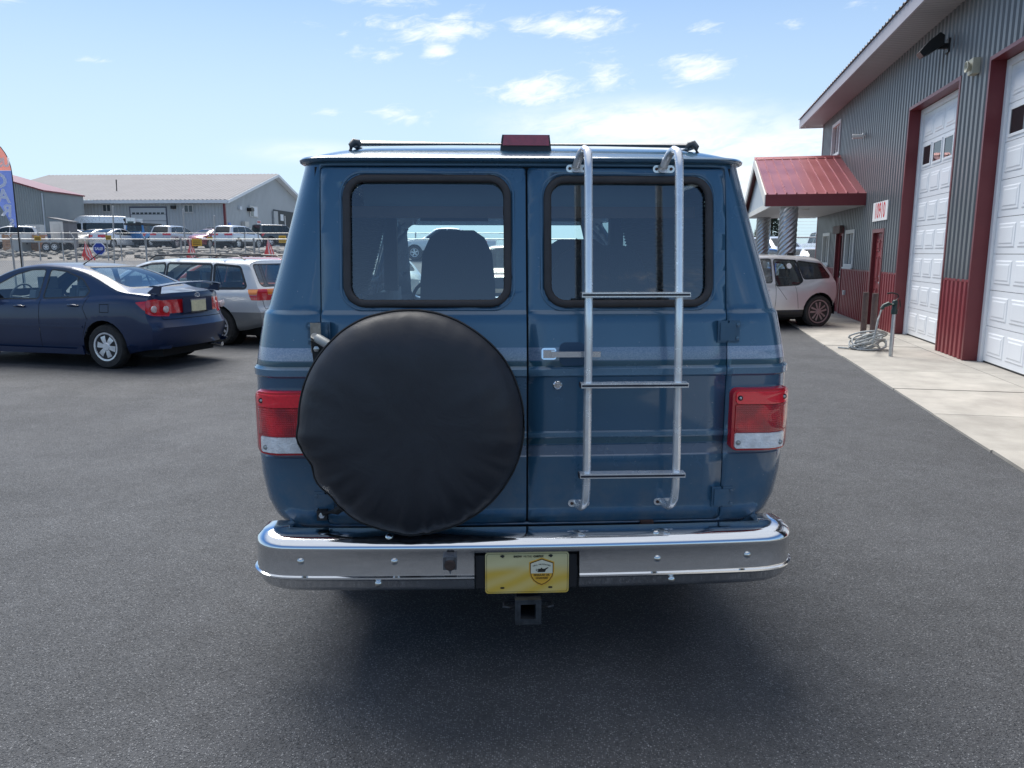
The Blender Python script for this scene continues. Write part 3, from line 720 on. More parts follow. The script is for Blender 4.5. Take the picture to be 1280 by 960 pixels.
for sidei, (x0, x1, wx0, wx1, wz0, wz1) in enumerate(((-.771, .0005, -.690, -.052, 1.413, 1.912), (.0085, .771, .066, .722, 1.411, 1.910))):
    fs = cut_patch(op, rrect(x0, x1, .574, 1.938, .015, 3), 1); d = take(op, fs)
    fs = cut_patch(d, rrect(wx0 + .016, wx1 - .016, wz0 + .016, wz1 - .016, .062, 6), 1); g = take(d, fs)
    bmesh.ops.recalc_face_normals(d, faces=d.faces[:]); bmesh.ops.triangulate(d, faces=[f for f in d.faces if len(f.verts) > 4]); bmesh.ops.triangulate(g, faces=[f for f in g.faces if len(f.verts) > 4])
    D = mk('rear_door', d, VP, VAN, smooth=24, fix=False)
    md = D.modifiers.new('thick', 'SOLIDIFY'); md.thickness = .035; md.offset = -1
    tag(D, ('left rear door carrying the spare wheel', 'right rear door carrying the ladder')[sidei])
    for v in g.verts: v.co.y += .010
    mk('window_glass', g, VG, D, smooth=24, fix=False)
    loop = [(x, ysurf(x, z), z) for x, z in rrect(wx0 + .017, wx1 - .017, wz0 + .017, wz1 - .017, .068, 8)]
    b = bmesh.new(); sweep_rect(b, loop, (0, -1, .15), .0145, .013); mk('window_gasket', b, GASK, D, smooth=50)
    loop = [(x, ysurf(x, z) - .001, z) for x, z in rrect(wx0 - .006, wx1 + .006, wz0 - .006, wz1 + .006, .082, 8)]
    b = bmesh.new(); sweep_rect(b, loop, (0, -1, .15), .004, .003); mk('window_flange', b, VP, D, smooth=50)
    doors.append(D)
op.free()
# black filler strips added behind the door gaps to keep light from showing through
b = bmesh.new()
def strip(b, pts, w, axis):
    pv = None
    for x, z in pts:
        y = ysurf(x, z) + .018
        a = [b.verts.new((x + (w if axis == 'x' else 0) * s_, y, z + (w if axis == 'z' else 0) * s_)) for s_ in (-1, 1)]
        if pv: b.faces.new((pv[0], pv[1], a[1], a[0]))
        pv = a
zz = [.57 + k * (1.94 - .57) / 20 for k in range(21)]; xx = [-.775 + k * 1.55 / 16 for k in range(17)]
for xq in (-.7735, .0045, .7735): strip(b, [(xq, z) for z in zz], .022, 'x')
for zq in (.571, 1.941): strip(b, [(x, zq) for x in xx], .022, 'z')
mk('gap_filler', b, GAPBLACK, VAN, fix=False)
# windscreen and side windows
fs = cut_patch(vb, rrect(-.76, .76, 1.24, 1.86, .08, 4), 1, 1, .2, lambda c: c.y > 3); g = take(vb, fs, -.004); mk('windscreen', g, glass_mat('van_windscreen', (.93, 1.0, .98), .6), VAN, smooth=40, fix=False)
for sg in (1, -1):
    for y0, y1 in ((.55, 1.45), (1.6, 2.5), (2.66, 3.35)):
        fs = cut_patch(vb, rrect(y0, y1, 1.43, 1.87, .06, 4), 0, sg, .3); g = take(vb, fs, -.004); o = mk('side_window', g, glass_mat('van_side_glass', (.34, .42, .44), 1.0), VAN, smooth=40, fix=False)
        wx = lambda z: sg * (Wz(z) + .003)
        loop = [(wx(z), y, z) for y, z in rrect(y0, y1, 1.43, 1.87, .06, 6)]
        b = bmesh.new(); sweep_rect(b, loop, (sg, 0, .25), .014, .012); mk('window_gasket', b, GASK, o, smooth=50)
    # wheel arches and door seams on the flanks
    for cy in (1.02, 3.82):
        arch = [(cy + .46 * math.cos(R(a)), .36 + .44 * math.sin(R(a))) for a in range(0, 360, 15)]
        fs = cut_patch(vb, arch, 0, sg, .3); take(vb, fs).free()
    for y0 in (2.56, 3.42):
        fs = cut_patch(vb, [(y0, .57), (y0 + .008, .57), (y0 + .008, 1.93), (y0, 1.93)], 0, sg, .3); g = take(vb, fs); mk('panel_gap', g, GAPBLACK, VAN, fix=False)
# tidy body shell
fl = [f for f in vb.faces if len(f.verts) > 4]; bmesh.ops.triangulate(vb, faces=fl)
bd = mk('body', vb, VP, VAN, smooth=26, fix=False)
md = bd.modifiers.new('thick', 'SOLIDIFY'); md.thickness = .03; md.offset = -1
# drip rail around the roof edge
b = bmesh.new()
loop = [((x * (1 + .004 / max(.3, abs(x))) if abs(x) > .3 else x), y - (.014 if y < .6 else 0), 1.966) for x, y in outline(1.968)]
rings = []
for i, p in enumerate(loop):
    d = (Vector(loop[(i + 1) % nC]) - Vector(loop[i - 1])).normalized(); nn = d.cross(Vector((0, 0, 1))).normalized()
    if (p[1] > 1.7 and abs(p[0]) < .8 and False): pass
    rings.append([b.verts.new(Vector(p) + nn * u + Vector((0, 0, v))) for u, v in ((-.035, -.006), (.008, -.009), (.016, -.004), (.018, .004), (.010, .011), (-.035, .018))])
for i in range(nC):
    A, B = rings[i], rings[(i + 1) % nC]
    for k in range(6): b.faces.new((A[k], A[(k + 1) % 6], B[(k + 1) % 6], B[k]))
mk('drip_rail', b, VP, VAN, smooth=50)
# lower valance and floor pan
b = bmesh.new(); box(b, -.925, .925, .035, 4.2, .46, .60); bevel(b, .03, 2); va = mk('lower_valance', b, VP, VAN, smooth=40)
b = bmesh.new(); box(b, -.72, -.60, .029, .034, .515, .545); bevel(b, .004, 1); mk('valance_slot', b, BLACK, VAN)
bx('floor_pan', (-.88, .88, .08, 4.1, .36, .455), mat('underbody', (.012, .012, .013), .9), VAN)
bx('door_striker', (.455, .505, -.008, .03, .548, .575), mat('rusty_steel', (.09, .045, .035), .8, var=.4, vscale=40), VAN, .005)
# tail lamps wrapped round the corners
HOUS = mat('lamp_housing_red', (.48, .008, .022), .25, coat=.8)
def lens_mat():
    m = bpy.data.materials.new('ribbed_red_lens'); m.use_nodes = True; t = m.node_tree; b = t.nodes['Principled BSDF']; L = t.links.new
    tcn = t.nodes.new('ShaderNodeTexCoord'); br = t.nodes.new('ShaderNodeTexVoronoi'); br.distance = 'CHEBYCHEV'; mp = t.nodes.new('ShaderNodeMapping'); L(tcn.outputs['Object'], mp.inputs[0]); mp.inputs['Scale'].default_value = (1, .001, 1)
    L(mp.outputs[0], br.inputs['Vector']); br.inputs['Scale'].default_value = 120; br.inputs['Randomness'].default_value = 0
    n = t.nodes.new('ShaderNodeTexNoise'); L(tcn.outputs['Object'], n.inputs['Vector']); n.inputs['Scale'].default_value = 11; n.inputs['Detail'].default_value = 3
    cr = t.nodes.new('ShaderNodeMix'); cr.data_type = 'RGBA'; mr = t.nodes.new('ShaderNodeMapRange'); L(n.outputs['Fac'], mr.inputs[0]); mr.inputs[1].default_value = .38; mr.inputs[2].default_value = .66
    L(mr.outputs[0], cr.inputs[0]); cr.inputs[6].default_value = (.34, .003, .014, 1); cr.inputs[7].default_value = (.90, .010, .025, 1); L(cr.outputs[2], b.inputs['Base Color'])
    bp = t.nodes.new('ShaderNodeBump'); bp.inputs['Strength'].default_value = .7; bp.inputs['Distance'].default_value = .004; L(br.outputs['Distance'], bp.inputs['Height']); L(bp.outputs[0], b.inputs['Normal'])
    b.inputs['Roughness'].default_value = .15; b.inputs['Coat Weight'].default_value = 1; b.inputs['Coat Roughness'].default_value = .03
    return m
RIBRED = lens_mat(); REFLRED = mat('reflector_red', (.95, .012, .035), .2, coat=1.0, var=.12, vscale=90)
CLEARL = mat('clear_lens', (.86, .85, .85), .15, coat=1.0, var=.22, vscale=22, bump=.5, bscale=120)
SCREW = mat('screw', (.5, .5, .5), .3, .9)
def tail_lamp(sg):
    x0, x1, z0, z1 = .790, 1.036, .862, 1.106
    def fy(x): return -.030 + .075 * max(0, (x - .93) / .11) ** 2
    def plate(b, ax0, ax1, az0, az1, r, dy, back, n=5):
        xs_ = [ax0 + (ax1 - ax0) * k / 10 for k in range(11)]
        pts = rrect(ax0, ax1, az0, az1, r, n)
        out_ = []
        for i, p in enumerate(pts):                                     # subdivide long edges so the face can curve
            q = pts[(i + 1) % len(pts)]; m = max(1, int(math.hypot(q[0] - p[0], q[1] - p[1]) / .03))
            for k in range(m): out_.append((p[0] + (q[0] - p[0]) * k / m, p[1] + (q[1] - p[1]) * k / m))
        nO = len(out_); cx, cz = (ax0 + ax1) / 2, (az0 + az1) / 2; rings = []
        for yb_, f in ((None, 1.0), (.006, 1.0), (.0, .985), (0, .8), (0, .5), (0, .2)):
            rings.append([b.verts.new((sg * (cx + (x - cx) * f), (back if back > .01 else fy(x) + .006) if yb_ is None else fy(cx + (x - cx) * f) + dy + yb_, cz + (z - cz) * f)) for x, z in out_])
        for A, B in zip(rings, rings[1:]):
            for k in range(nO): b.faces.new((A[k], A[(k + 1) % nO], B[(k + 1) % nO], B[k]))
        b.faces.new(rings[-1]); b.faces.new(rings[0])
    b = bmesh.new(); plate(b, x0, x1, z0, z1, .026, .004, .16); T = mk('tail_lamp', b, HOUS, VAN, smooth=40)
    b = bmesh.new(); plate(b, x0 + .012, x1 - .010, 1.048, z1 - .010, .015, -.003, .0); mk('reflector', b, REFLRED, T, smooth=40)
    b = bmesh.new(); plate(b, x0 + .012, x1 - .012, .938, 1.046, .004, -.002, .0); mk('brake_lens', b, RIBRED, T, smooth=40)
    b = bmesh.new(); plate(b, x0 + .014, x1 - .022, .873, .934, .010, -.003, .0); mk('reverse_lens', b, CLEARL, T, smooth=40)
    for xs_, zs_ in ((.818, 1.072), (1.0, 1.072), (.818, .897), (.99, .893)):
        b = bmesh.new(); lathe(b, [(.010, fy(xs_) - .001), (.010, fy(xs_) - .0045), (.0075, fy(xs_) - .005)], 14, 'y', (sg * xs_, 0, zs_)); mk('screw_well', b, GAPBLACK if zs_ > 1 else mat('lens_grey', (.3, .3, .3), .4), T, smooth=40)
        b = bmesh.new(); lathe(b, [(.0058, fy(xs_) - .004), (.005, fy(xs_) - .008), (.001, fy(xs_) - .009)], 10, 'y', (sg * xs_, 0, zs_)); mk('screw', b, SCREW, T, smooth=40)
tail_lamp(1); tail_lamp(-1)
for sg in (1, -1):
    b = bmesh.new(); box(b, sg * 1.034 if sg > 0 else -1.052, 1.052 if sg > 0 else -1.034, .28, .40, .94, 1.02); bevel(b, .006); mk('side_marker', b, TAIL_RED, VAN, smooth=35)
# hinges
def hinge(sg, z, bracket=False):
    b = bmesh.new(); x = sg * .776
    for xa, xb in ((-.040, -.004), (.004, .044)):
        xs_ = sorted((x + sg * xa, x + sg * xb)); y = ysurf(x, z)
        box(b, xs_[0], xs_[1], y - .010, y + .012, z - .042, z + .042)
    bevel(b, .006, 2)
    H_ = mk('hinge', b, VP, VAN, smooth=35)
    b = bmesh.new(); y = ysurf(x, z); box(b, *sorted((x - sg * .032, x + sg * .026)), y - .018, y - .0105, z - .034, z + .034); bevel(b, .008, 3); mk('knuckle_cover', b, VP, H_, smooth=35)
    for dz_ in (-.026, .026):
        b = bmesh.new(); lathe(b, [(.008, y - .0105), (.008, y - .015), (.001, y - .016)], 10, 'y', (x + sg * .036, 0, z + dz_)); mk('bolt', b, VP, H_, smooth=40)
for sg in (1, -1): hinge(sg, 1.322); hinge(sg, .668)
# door handle, keyhole
BRC = mat('bright_chrome', (.80, .81, .82), .16, .8)
b = bmesh.new(); pts = rrect(.125, .225, 1.197, 1.285, .024, 5); prism(b, [(x, ysurf(x, z) - .0015, z) for x, z in pts], (0, -.003, 0)); mk('handle_recess', b, mat('recess_blue', (.02, .06, .12), .5), doors[1])
b = bmesh.new(); prism(b, [(x, ysurf(x, z), z) for x, z in rrect(.056, .112, 1.222, 1.266, .010, 4)], (0, -.014, 0)); bevel(b, .003, 2); hnd = mk('door_handle', b, CHROME, doors[1], smooth=40)
b = bmesh.new(); box(b, .062, .105, -.022, -.0075, 1.229, 1.259); bevel(b, .005, 2); mk('grip', b, BRC, doors[1], smooth=40)
b = bmesh.new(); box(b, .092, .276, -.040, -.0225, 1.234, 1.255); bevel(b, .006, 3); mk('lever', b, BRC, doors[1], smooth=40)
b = bmesh.new(); lathe(b, [(.0175, 0), (.0175, -.006), (.014, -.010), (.013, -.006), (.008, -.006), (.007, -.009), (.001, -.009)], 20, 'y', (.119, ysurf(.119, 1.123), 1.123)); mk('key_lock', b, CHROME, doors[1], smooth=40)
# ------------------------------------------------------------------ ladder
ALU = mat('ladder_aluminium', (.84, .85, .86), .24, .6, rvar=.08, vscale=18, var=.06)
LD = empty('ladder', (0, 0, 0)); LD.parent = VAN
bpy.data.objects.remove(LD)
first = None
for xr_, xb_ in ((.222, .222), (.555, .562)):
    pts = []
    for a in range(0, 181, 15):                                            # hook at the top
        t_ = R(a); pts.append((xr_ - .018 + .018 * (1 - math.cos(t_)) , .048 - .052 * (1 - math.cos(t_)) , 1.948 + .048 * math.sin(t_)))
    pts = [(xr_ - .03, .112, 1.930), (xr_ - .03, .100, 1.944), (xr_ - .024, .084, 1.965), (xr_ - .016, .064, 1.987), (xr_ - .008, .040, 1.996), (xr_, .012, 1.985), (xr_, -.008, 1.960), (xr_, -.018, 1.915)]
    pts += [(xr_, -.04, 1.75), (xr_, -.062, 1.58), (xr_, -.082, 1.43), (xr_, -.088, 1.385), (xr_, -.092, 1.34), (xr_ + (xb_ - xr_) * .5, -.096, 1.1), (xb_, -.10, .86), (xb_, -.10, .74), (xb_ - .002, -.098, .70), (xb_ - .008, -.085, .672), (xb_ - .014, -.06, .656), (xb_ - .02, -.03, .652), (xb_ - .022, -.003, .652)]
    rail = tb('ladder_rail', pts, .0155, ALU, doors[1], 14)
    for zf, yf_ in ((1.935, ysurf(xr_, 1.935)), (.652, ysurf(xr_, .652))):
        b = bmesh.new(); xc_ = xr_ - .045 if zf > 1 else xb_ - .035
        prism(b, [(x, yf_ + .001, z) for x, z in rrect(xc_ - .022, xc_ + .062, zf - .014, zf + .014, .0135, 5)], (0, -.006, 0)); ft = mk('mounting_foot', b, ALU, rail, smooth=35)
        for dx_ in (-.008, .048):
            b = bmesh.new(); lathe(b, [(.006, yf_ - .005), (.006, yf_ - .009), (.001, yf_ - .010)], 8, 'y', (xc_ + dx_, 0, zf)); mk('bolt', b, mat('rusty_steel', (.09, .045, .035), .8), rail)
STEPS = mat('step_rubber', (.016, .017, .03), .6)
for z, y in ((1.470, -.078), (1.140, -.098), (.798, -.1)):
    b = bmesh.new(); box(b, .193, .590, y - .032, y + .012, z - .0085, z + .0085); bevel(b, .003, 2); st = mk('ladder_rung', b, ALU, doors[1], smooth=35)
    bx('tread', (.196, .587, y - .0345, y - .0325, z - .0035, z + .0035), STEPS, st)
    bx('end_cap', (.1895, .1925, y - .031, y + .011, z - .008, z + .008), STEPS, st)
# ------------------------------------------------------------------ spare wheel under its cover, on a swing bracket
cx, cz, RS = -.425, 1.017, .402
SPM = bpy.data.materials.new('vinyl_cover'); SPM.use_nodes = True
t = SPM.node_tree; pb = t.nodes['Principled BSDF']; pb.inputs['Base Color'].default_value = (.020, .0225, .030, 1); pb.inputs['Roughness'].default_value = .46; pb.inputs['Specular IOR Level'].default_value = .45
tcn = t.nodes.new('ShaderNodeTexCoord'); nz = t.nodes.new('ShaderNodeTexNoise'); t.links.new(tcn.outputs['Object'], nz.inputs['Vector']); nz.inputs['Scale'].default_value = 420; nz.inputs['Detail'].default_value = 2
nz2 = t.nodes.new('ShaderNodeTexNoise'); t.links.new(tcn.outputs['Object'], nz2.inputs['Vector']); nz2.inputs['Scale'].default_value = 7; nz2.inputs['Detail'].default_value = 6; nz2.inputs['Distortion'].default_value = 1.2
b1 = t.nodes.new('ShaderNodeBump'); b1.inputs['Strength'].default_value = .12; b1.inputs['Distance'].default_value = .002; t.links.new(nz.outputs['Fac'], b1.inputs['Height'])
b2 = t.nodes.new('ShaderNodeBump'); b2.inputs['Strength'].default_value = .35; b2.inputs['Distance'].default_value = .008; t.links.new(nz2.outputs['Fac'], b2.inputs['Height']); t.links.new(b1.outputs[0], b2.inputs['Normal']); t.links.new(b2.outputs[0], pb.inputs['Normal'])
mr = t.nodes.new('ShaderNodeMapRange'); t.links.new(nz2.outputs['Fac'], mr.inputs[0]); mr.inputs[1].default_value = .3; mr.inputs[2].default_value = .7; mr.inputs[3].default_value = .40; mr.inputs[4].default_value = .56; t.links.new(mr.outputs[0], pb.inputs['Roughness'])
from mathutils import noise as MN
prof = [(0, -.262), (.06, -.2625), (.12, -.263), (.18, -.262), (.23, -.259), (.27, -.254), (.30, -.247), (.325, -.239), (.346, -.229), (.364, -.217), (.379, -.204), (.390, -.190), (.398, -.176), (.402, -.164), (.402, -.15), (.400, -.12), (.394, -.09), (.382, -.070), (.36, -.058), (.30, -.054)]
b = bmesh.new(); nS = 220; rings = []; c0 = b.verts.new((cx, prof[0][1], cz))
def wrinkle(th, r):
    """sagging gathers: strongest on the lower half"""
    low = max(0, -math.sin(th)) ** .7; rr = r / RS
    amp = max(0, (rr - .55) / .45) ** 1.6
    v = MN.noise(Vector((math.cos(th) * rr * 3.2, math.sin(th) * rr * 3.2, 1.2))) * .006 * rr + MN.noise(Vector((math.cos(th) * rr * 9 + 3, math.sin(th) * rr * 5, 7.2))) * .0022
    v += amp * (.2 + .8 * low) * .017 * MN.noise(Vector((th * 7.0, rr * 2.2, 3.1)))
    v += amp * low * .012 * MN.noise(Vector((th * 16.0 + rr * 5, rr * 3, 9.1)))
    return v
for r_, y_ in prof[1:]:
    ring = []
    for k in range(nS):
        th = 6.283185 * k / nS; w_ = wrinkle(th, r_)
        dent = .016 * math.exp(-((th - R(203)) / .10) ** 2) - .010 * math.exp(-((th - R(187)) / .09) ** 2) + .013 * math.exp(-((th - R(222)) / .13) ** 2)
        sag = .016 * max(0, -math.sin(th)) + .006 * MN.noise(Vector((math.cos(th) * 1.5, math.sin(th) * 1.5, 5)))
        rr = r_ * (1 + (sag - dent) / RS * max(0, (r_ / RS - .6) / .4)) + w_ * .5 * max(0, r_ / RS - .8) * 3
        ring.append(b.verts.new((cx + rr * math.cos(th), y_ + w_ * 1.6, cz + rr * math.sin(th))))
    rings.append(ring)
for k in range(nS): b.faces.new((c0, rings[0][(k + 1) % nS], rings[0][k]))
for A, B in zip(rings, rings[1:]):
    for k in range(nS): b.faces.new((A[k], A[(k + 1) % nS], B[(k + 1) % nS], B[k]))
pip = [v.co.copy() for v in rings[12]]
SPW = mk('spare_wheel_cover', b, SPM, VAN, smooth=70); tag(SPW, 'black vinyl cover stretched over the spare wheel')
tb('piping', [p + Vector(((p.x - cx) * .006, 0, (p.z - cz) * .006)) for p in pip[::2]], .0042, BLACK, SPW, 6, True)
# wheel inside and its bracket
b = bmesh.new(); lathe(b, [(.2, -.22), (.37, -.2), (.37, -.09), (.2, -.07)], 40, 'y', (cx, 0, cz)); mk('spare_tyre', b, TYRE, SPW, smooth=40)
BRK = empty('x'); bpy.data.objects.remove(BRK)
br = bx('swing_bracket', (-.800, -.762, -.030, -.0245, 1.255, 1.365), mat('bracket_steel', (.30, .27, .23), .55, .5, var=.3, vscale=30), VAN, .004)
tb('bracket_arm', [(-.783, -.040, 1.315), (-.765, -.065, 1.312), (-.735, -.095, 1.30), (-.68, -.11, 1.27), (-.6, -.1, 1.2)], [.016, .018, .018, .018, .016], mat('bracket_grey', (.34, .35, .34), .5, .3, var=.2), br, 10)
b = bmesh.new(); prism(b, [(x, -.047, z) for x, z in ((-.796, 1.302), (-.735, 1.265), (-.73, 1.235), (-.79, 1.225))], (0, .012, 0)); mk('bracket_plate', b, BLACK, br)
b = bmesh.new(); lathe(b, [(.011, -.047), (.011, -.054), (.001, -.056)], 6, 'y', (-.776, 0, 1.272)); mk('bolt', b, SCREW, br)
b = bmesh.new(); box(b, -.806, -.768, -.03, .004, .606, .645); bevel(b, .004); lb = mk('lower_bracket', b, BLACK, VAN, smooth=35)
b = bmesh.new(); lathe(b, [(.012, -.03), (.012, -.037), (.001, -.039)], 6, 'y', (-.786, 0, .628)); mk('bolt', b, SCREW, lb)
tb('lower_arm', [(-.785, -.02, .63), (-.72, -.08, .66), (-.6, -.09, .75)], .015, BLACK, lb, 8)
# ------------------------------------------------------------------ chrome bumper
path = []
for i in range(0, 9): a = R(90 * i / 8); path.append((-1.012 + .11 * (1 - math.cos(R(90) * i / 8)) , -.025 - .11 * math.sin(R(90) * i / 8)))
path = [(-1.010, .035), (-1.012, .005)] + path[:-1]
mid = [(-.902 + 1.804 * i / 40, -.137 - .025 * (1 - (abs(-.902 + 1.804 * i / 40) / .902) ** 2.5)) for i in range(41)]
full = [(x * 1.012, y) for x, y in path + mid + [(-x, y) for x, y in path[::-1]]]
PROF = [(.120, .588), (.110, .598), (.060, .599), (.020, .595), (-.004, .578), (-.012, .566), (-.014, .556), (-.010, .546), (-.0115, .500), (-.012, .462), (-.013, .456), (-.021, .452), (-.022, .446), (-.014, .440), (-.011, .434), (-.009, .412), (-.003, .398), (.008, .390), (.030, .387)]
PROF = [(u, z - .020) for u, z in PROF]
def bsweep(b, pts, prof, zl=None):
    rg = []
    for i, (x, y) in enumerate(pts):
        a = pts[max(0, i - 1)]; c = pts[min(len(pts) - 1, i + 1)]; d = Vector((c[0] - a[0], c[1] - a[1], 0)).normalized(); nn = Vector((-d.y, d.x, 0))   # inward = forward
        e = max(0, (abs(x) - .80) / .205); lift = .010 * e ** 2.2
        rg.append([b.verts.new((x + nn.x * u * (1 - .0 * e), y + nn.y * u, (z + lift * max(0, (z - .5) / .1) + .02 * e ** 2 * max(0, (.46 - z) / .07)))) for u, z in prof])
    for A, B in zip(rg, rg[1:]):
        for k in range(len(prof) - 1): b.faces.new((A[k], A[k + 1], B[k + 1], B[k]))
    return rg
b = bmesh.new(); XL, XR = -.203, .190
fullp = [p for p in full if p[0] < XL] + [(XL, -.1613), (XL + .0005, -.1613)] + [p for p in full if XL + .001 < p[0] < XR - .001] + [(XR - .0005, -.1614), (XR, -.1614)] + [p for p in full if p[0] > XR]
rg = []
for i, (x, y) in enumerate(fullp):
    a = fullp[max(0, i - 2)]; c = fullp[min(len(fullp) - 1, i + 2)]; d = Vector((c[0] - a[0], c[1] - a[1], 0)).normalized(); nn = Vector((-d.y, d.x, 0))
    e = max(0, (abs(x) - .84) / .17); lift = .010 * e ** 2.2; cen = XL < x < XR; ring = []
    for k, (u, z) in enumerate(PROF):
        if cen and k > 7: u, z = ((-.009, .522), (-.006, .520), (.0, .519))[min(k - 8, 2)] if k < 11 else (.004 * (k - 10), .5185)
        ring.append(b.verts.new((x + nn.x * u, y + nn.y * u, z + lift * max(0, (z - .5) / .1) + .02 * e ** 2 * max(0, (.46 - z) / .07))))
    rg.append(ring)
for A, B in zip(rg, rg[1:]):
    for k in range(len(PROF) - 1): b.faces.new((A[k], A[k + 1], B[k + 1], B[k]))
BUMP = mk('rear_bumper', b, CHROME, VAN, smooth=38)
def on_bumper(x): return lin([(p[0], p[1]) for p in full[2:-2]])(x)
for x, z in ((-.846, .492), (-.499, .492), (-.561, .404), (.485, .486), (.833, .489), (.542, .400)):
    y = on_bumper(x) - .011 if z > .45 else on_bumper(x) - .009
    b = bmesh.new(); lathe(b, [(.0135, y), (.0125, y - .004), (.009, y - .007), (.001, y - .0085)], 16, 'y', (x, 0, z)); mk('bolt_head', b, mat('bolt_chrome', (.7, .7, .68), .22, 1.0), BUMP, smooth=60)
for x in (-.52, .485):
    b = bmesh.new(); lathe(b, [(.016, .572), (.015, .580), (.008, .585), (.001, .586)], 14, 'z', (x, -.128, 0)); mk('bolt_head', b, MATS['bolt_chrome'], BUMP, smooth=60)
# trailer plug
b = bmesh.new(); box(b, -.318, -.268, -.192, -.165, .465, .513); bevel(b, .006); pl = mk('trailer_socket', b, mat('socket_grey', (.14, .14, .15), .55, .4, var=.3, vscale=30), BUMP, smooth=35)
b = bmesh.new(); lathe(b, [(.02, -.192), (.021, -.204), (.017, -.208), (.001, -.208)], 20, 'y', (-.292, 0, .488)); mk('socket_cap', b, mat('rusty_cap', (.055, .035, .03), .6, .2, var=.4, vscale=40), pl, smooth=40)
b = bmesh.new(); box(b, -.306, -.278, -.204, -.192, .507, .519); tube(b, [(-.302, -.2, .519), (-.282, -.2, .519)], .005, 6); prism(b, [(-.297, -.205, .468), (-.286, -.205, .468), (-.2915, -.205, .452)], (0, .004, 0)); mk('socket_hinge', b, MATS['socket_grey'], pl)
# recess, plate, hitch
bx('plate_recess', (-.2, .187, -.125, -.12, .40, .535), mat('recess_dark', (.02, .018, .02), .7, var=.3), VAN)
for x0, x1 in ((-.198, -.165), (.152, .184)): bx('plate_bracket', (x0, x1, -.145, -.122, .37, .5), mat('recess_dark', (.02, .018, .02), .7), VAN, .006)
PL = empty('q'); bpy.data.objects.remove(PL)
def plate_mat():
    m = bpy.data.materials.new('plate_yellow'); m.use_nodes = True; t = m.node_tree; b = t.nodes['Principled BSDF']; L = t.links.new
    tcn = t.nodes.new('ShaderNodeTexCoord'); se = t.nodes.new('ShaderNodeSeparateXYZ'); L(tcn.outputs['Object'], se.inputs[0])
    w = t.nodes.new('ShaderNodeTexWave'); mp = t.nodes.new('ShaderNodeMapping'); L(tcn.outputs['Object'], mp.inputs[0]); mp.inputs['Rotation'].default_value = (0, R(25), 0); L(mp.outputs[0], w.inputs['Vector']); w.inputs['Scale'].default_value = 5; w.inputs['Distortion'].default_value = 4; w.inputs['Detail'].default_value = 1; w.bands_direction = 'Z'
    mr = t.nodes.new('ShaderNodeMapRange'); L(se.outputs[2], mr.inputs[0]); mr.inputs[1].default_value = .47; mr.inputs[2].default_value = .43
    mr.interpolation_type = 'SMOOTHSTEP'
    mx = t.nodes.new('ShaderNodeMix'); mx.data_type = 'RGBA'; L(mr.outputs[0], mx.inputs[0]); mx.inputs[6].default_value = (.66, .58, .30, 1); mx.inputs[7].default_value = (.72, .47, .07, 1)
    m2 = t.nodes.new('ShaderNodeMix'); m2.data_type = 'RGBA'; m3 = t.nodes.new('ShaderNodeMath'); m3.operation = 'MULTIPLY'; L(w.outputs['Fac'], m3.inputs[0]); m3.inputs[1].default_value = .3; L(m3.outputs[0], m2.inputs[0]); L(mx.outputs[2], m2.inputs[6]); m2.inputs[7].default_value = (.78, .70, .40, 1)
    L(m2.outputs[2], b.inputs['Base Color']); b.inputs['Roughness'].default_value = .3; b.inputs['Coat Weight'].default_value = .4
    return m
b = bmesh.new(); prism(b, [(x, -.152, z) for x, z in rrect(-.1625, .1525, .352, .514, .012, 5)], (0, -.0025, 0)); PLT = mk('number_plate', b, plate_mat(), VAN); tag(PLT, 'yellow promotional plate with printed oil change shield')
INK = mat('ink_black', (.02, .016, .012), .5); BROWNINK = mat('ink_brown', (.10, .045, .01), .5); GOLD = mat('shield_gold', (.75, .40, .04), .4); PALE = mat('shield_pale', (.72, .68, .52), .4)
def flat(name, pts, y, m, d=-.0006): b_ = bmesh.new(); prism(b_, [(x, y, z) for x, z in pts], (0, d, 0)); return mk(name, b_, m, PLT)
py = -.1546
lp = rrect(-.157, .147, .3575, .5085, .009, 5); bq = bmesh.new(); sweep_rect(bq, [(x, py, z) for x, z in lp], (0, -1, 0), .0007, .0006); mk('border_line', bq, BROWNINK, PLT)
def shield(cx_, cz_, s_):
    pts = [(0, .052), (.022, .044), (.044, .036), (.044, .0), (.040, -.018), (.030, -.034), (.016, -.045), (0, -.052)]
    pts = pts + [(-x, z) for x, z in pts[-2:0:-1]]
    return [(cx_ + x * s_, cz_ + z * s_) for x, z in pts]
SX, SZ = .050, .436
flat('shield_rim', shield(SX, SZ, 1.08), py, GOLD); flat('shield_line', shield(SX, SZ, 1.0), py - .0007, BROWNINK); flat('shield_face', shield(SX, SZ, .93), py - .0014, GOLD)
up = [p for p in shield(SX, SZ, .93) if p[1] > .432]; up = [(SX + .0409, .431)] + [p for p in sorted(up, key=lambda q: math.atan2(q[1] - .431, q[0] - SX))] + [(SX - .0409, .431)]
flat('shield_top', up, py - .0021, PALE)
TT = lambda x, z: Matrix.Translation((x, py - .0032, z)) @ TXT_BACK
flat('oil_can', [(SX - .014, .436), (SX + .012, .436), (SX + .016, .446), (SX + .026, .453), (SX + .022, .4545), (SX + .011, .449), (SX - .014, .449)], py - .0028, INK)
bq = bmesh.new(); tube(bq, [(SX - .015, py - .003, .447), (SX - .021, py - .003, .449), (SX - .021, py - .003, .443), (SX - .014, py - .003, .439)], .0012, 6); box(bq, SX - .004, SX + .002, py - .0034, py - .0028, .4492, .4525); mk('oil_can_handle', bq, INK, PLT)
text_mesh('print', 'REGULAR OIL', .0105, BROWNINK, PLT, TT(SX, .4245), .0003, sx=.95, offset=.0002); text_mesh('print', 'CHANGES', .0105, BROWNINK, PLT, TT(SX, .4125), .0003, sx=.95, offset=.0002)
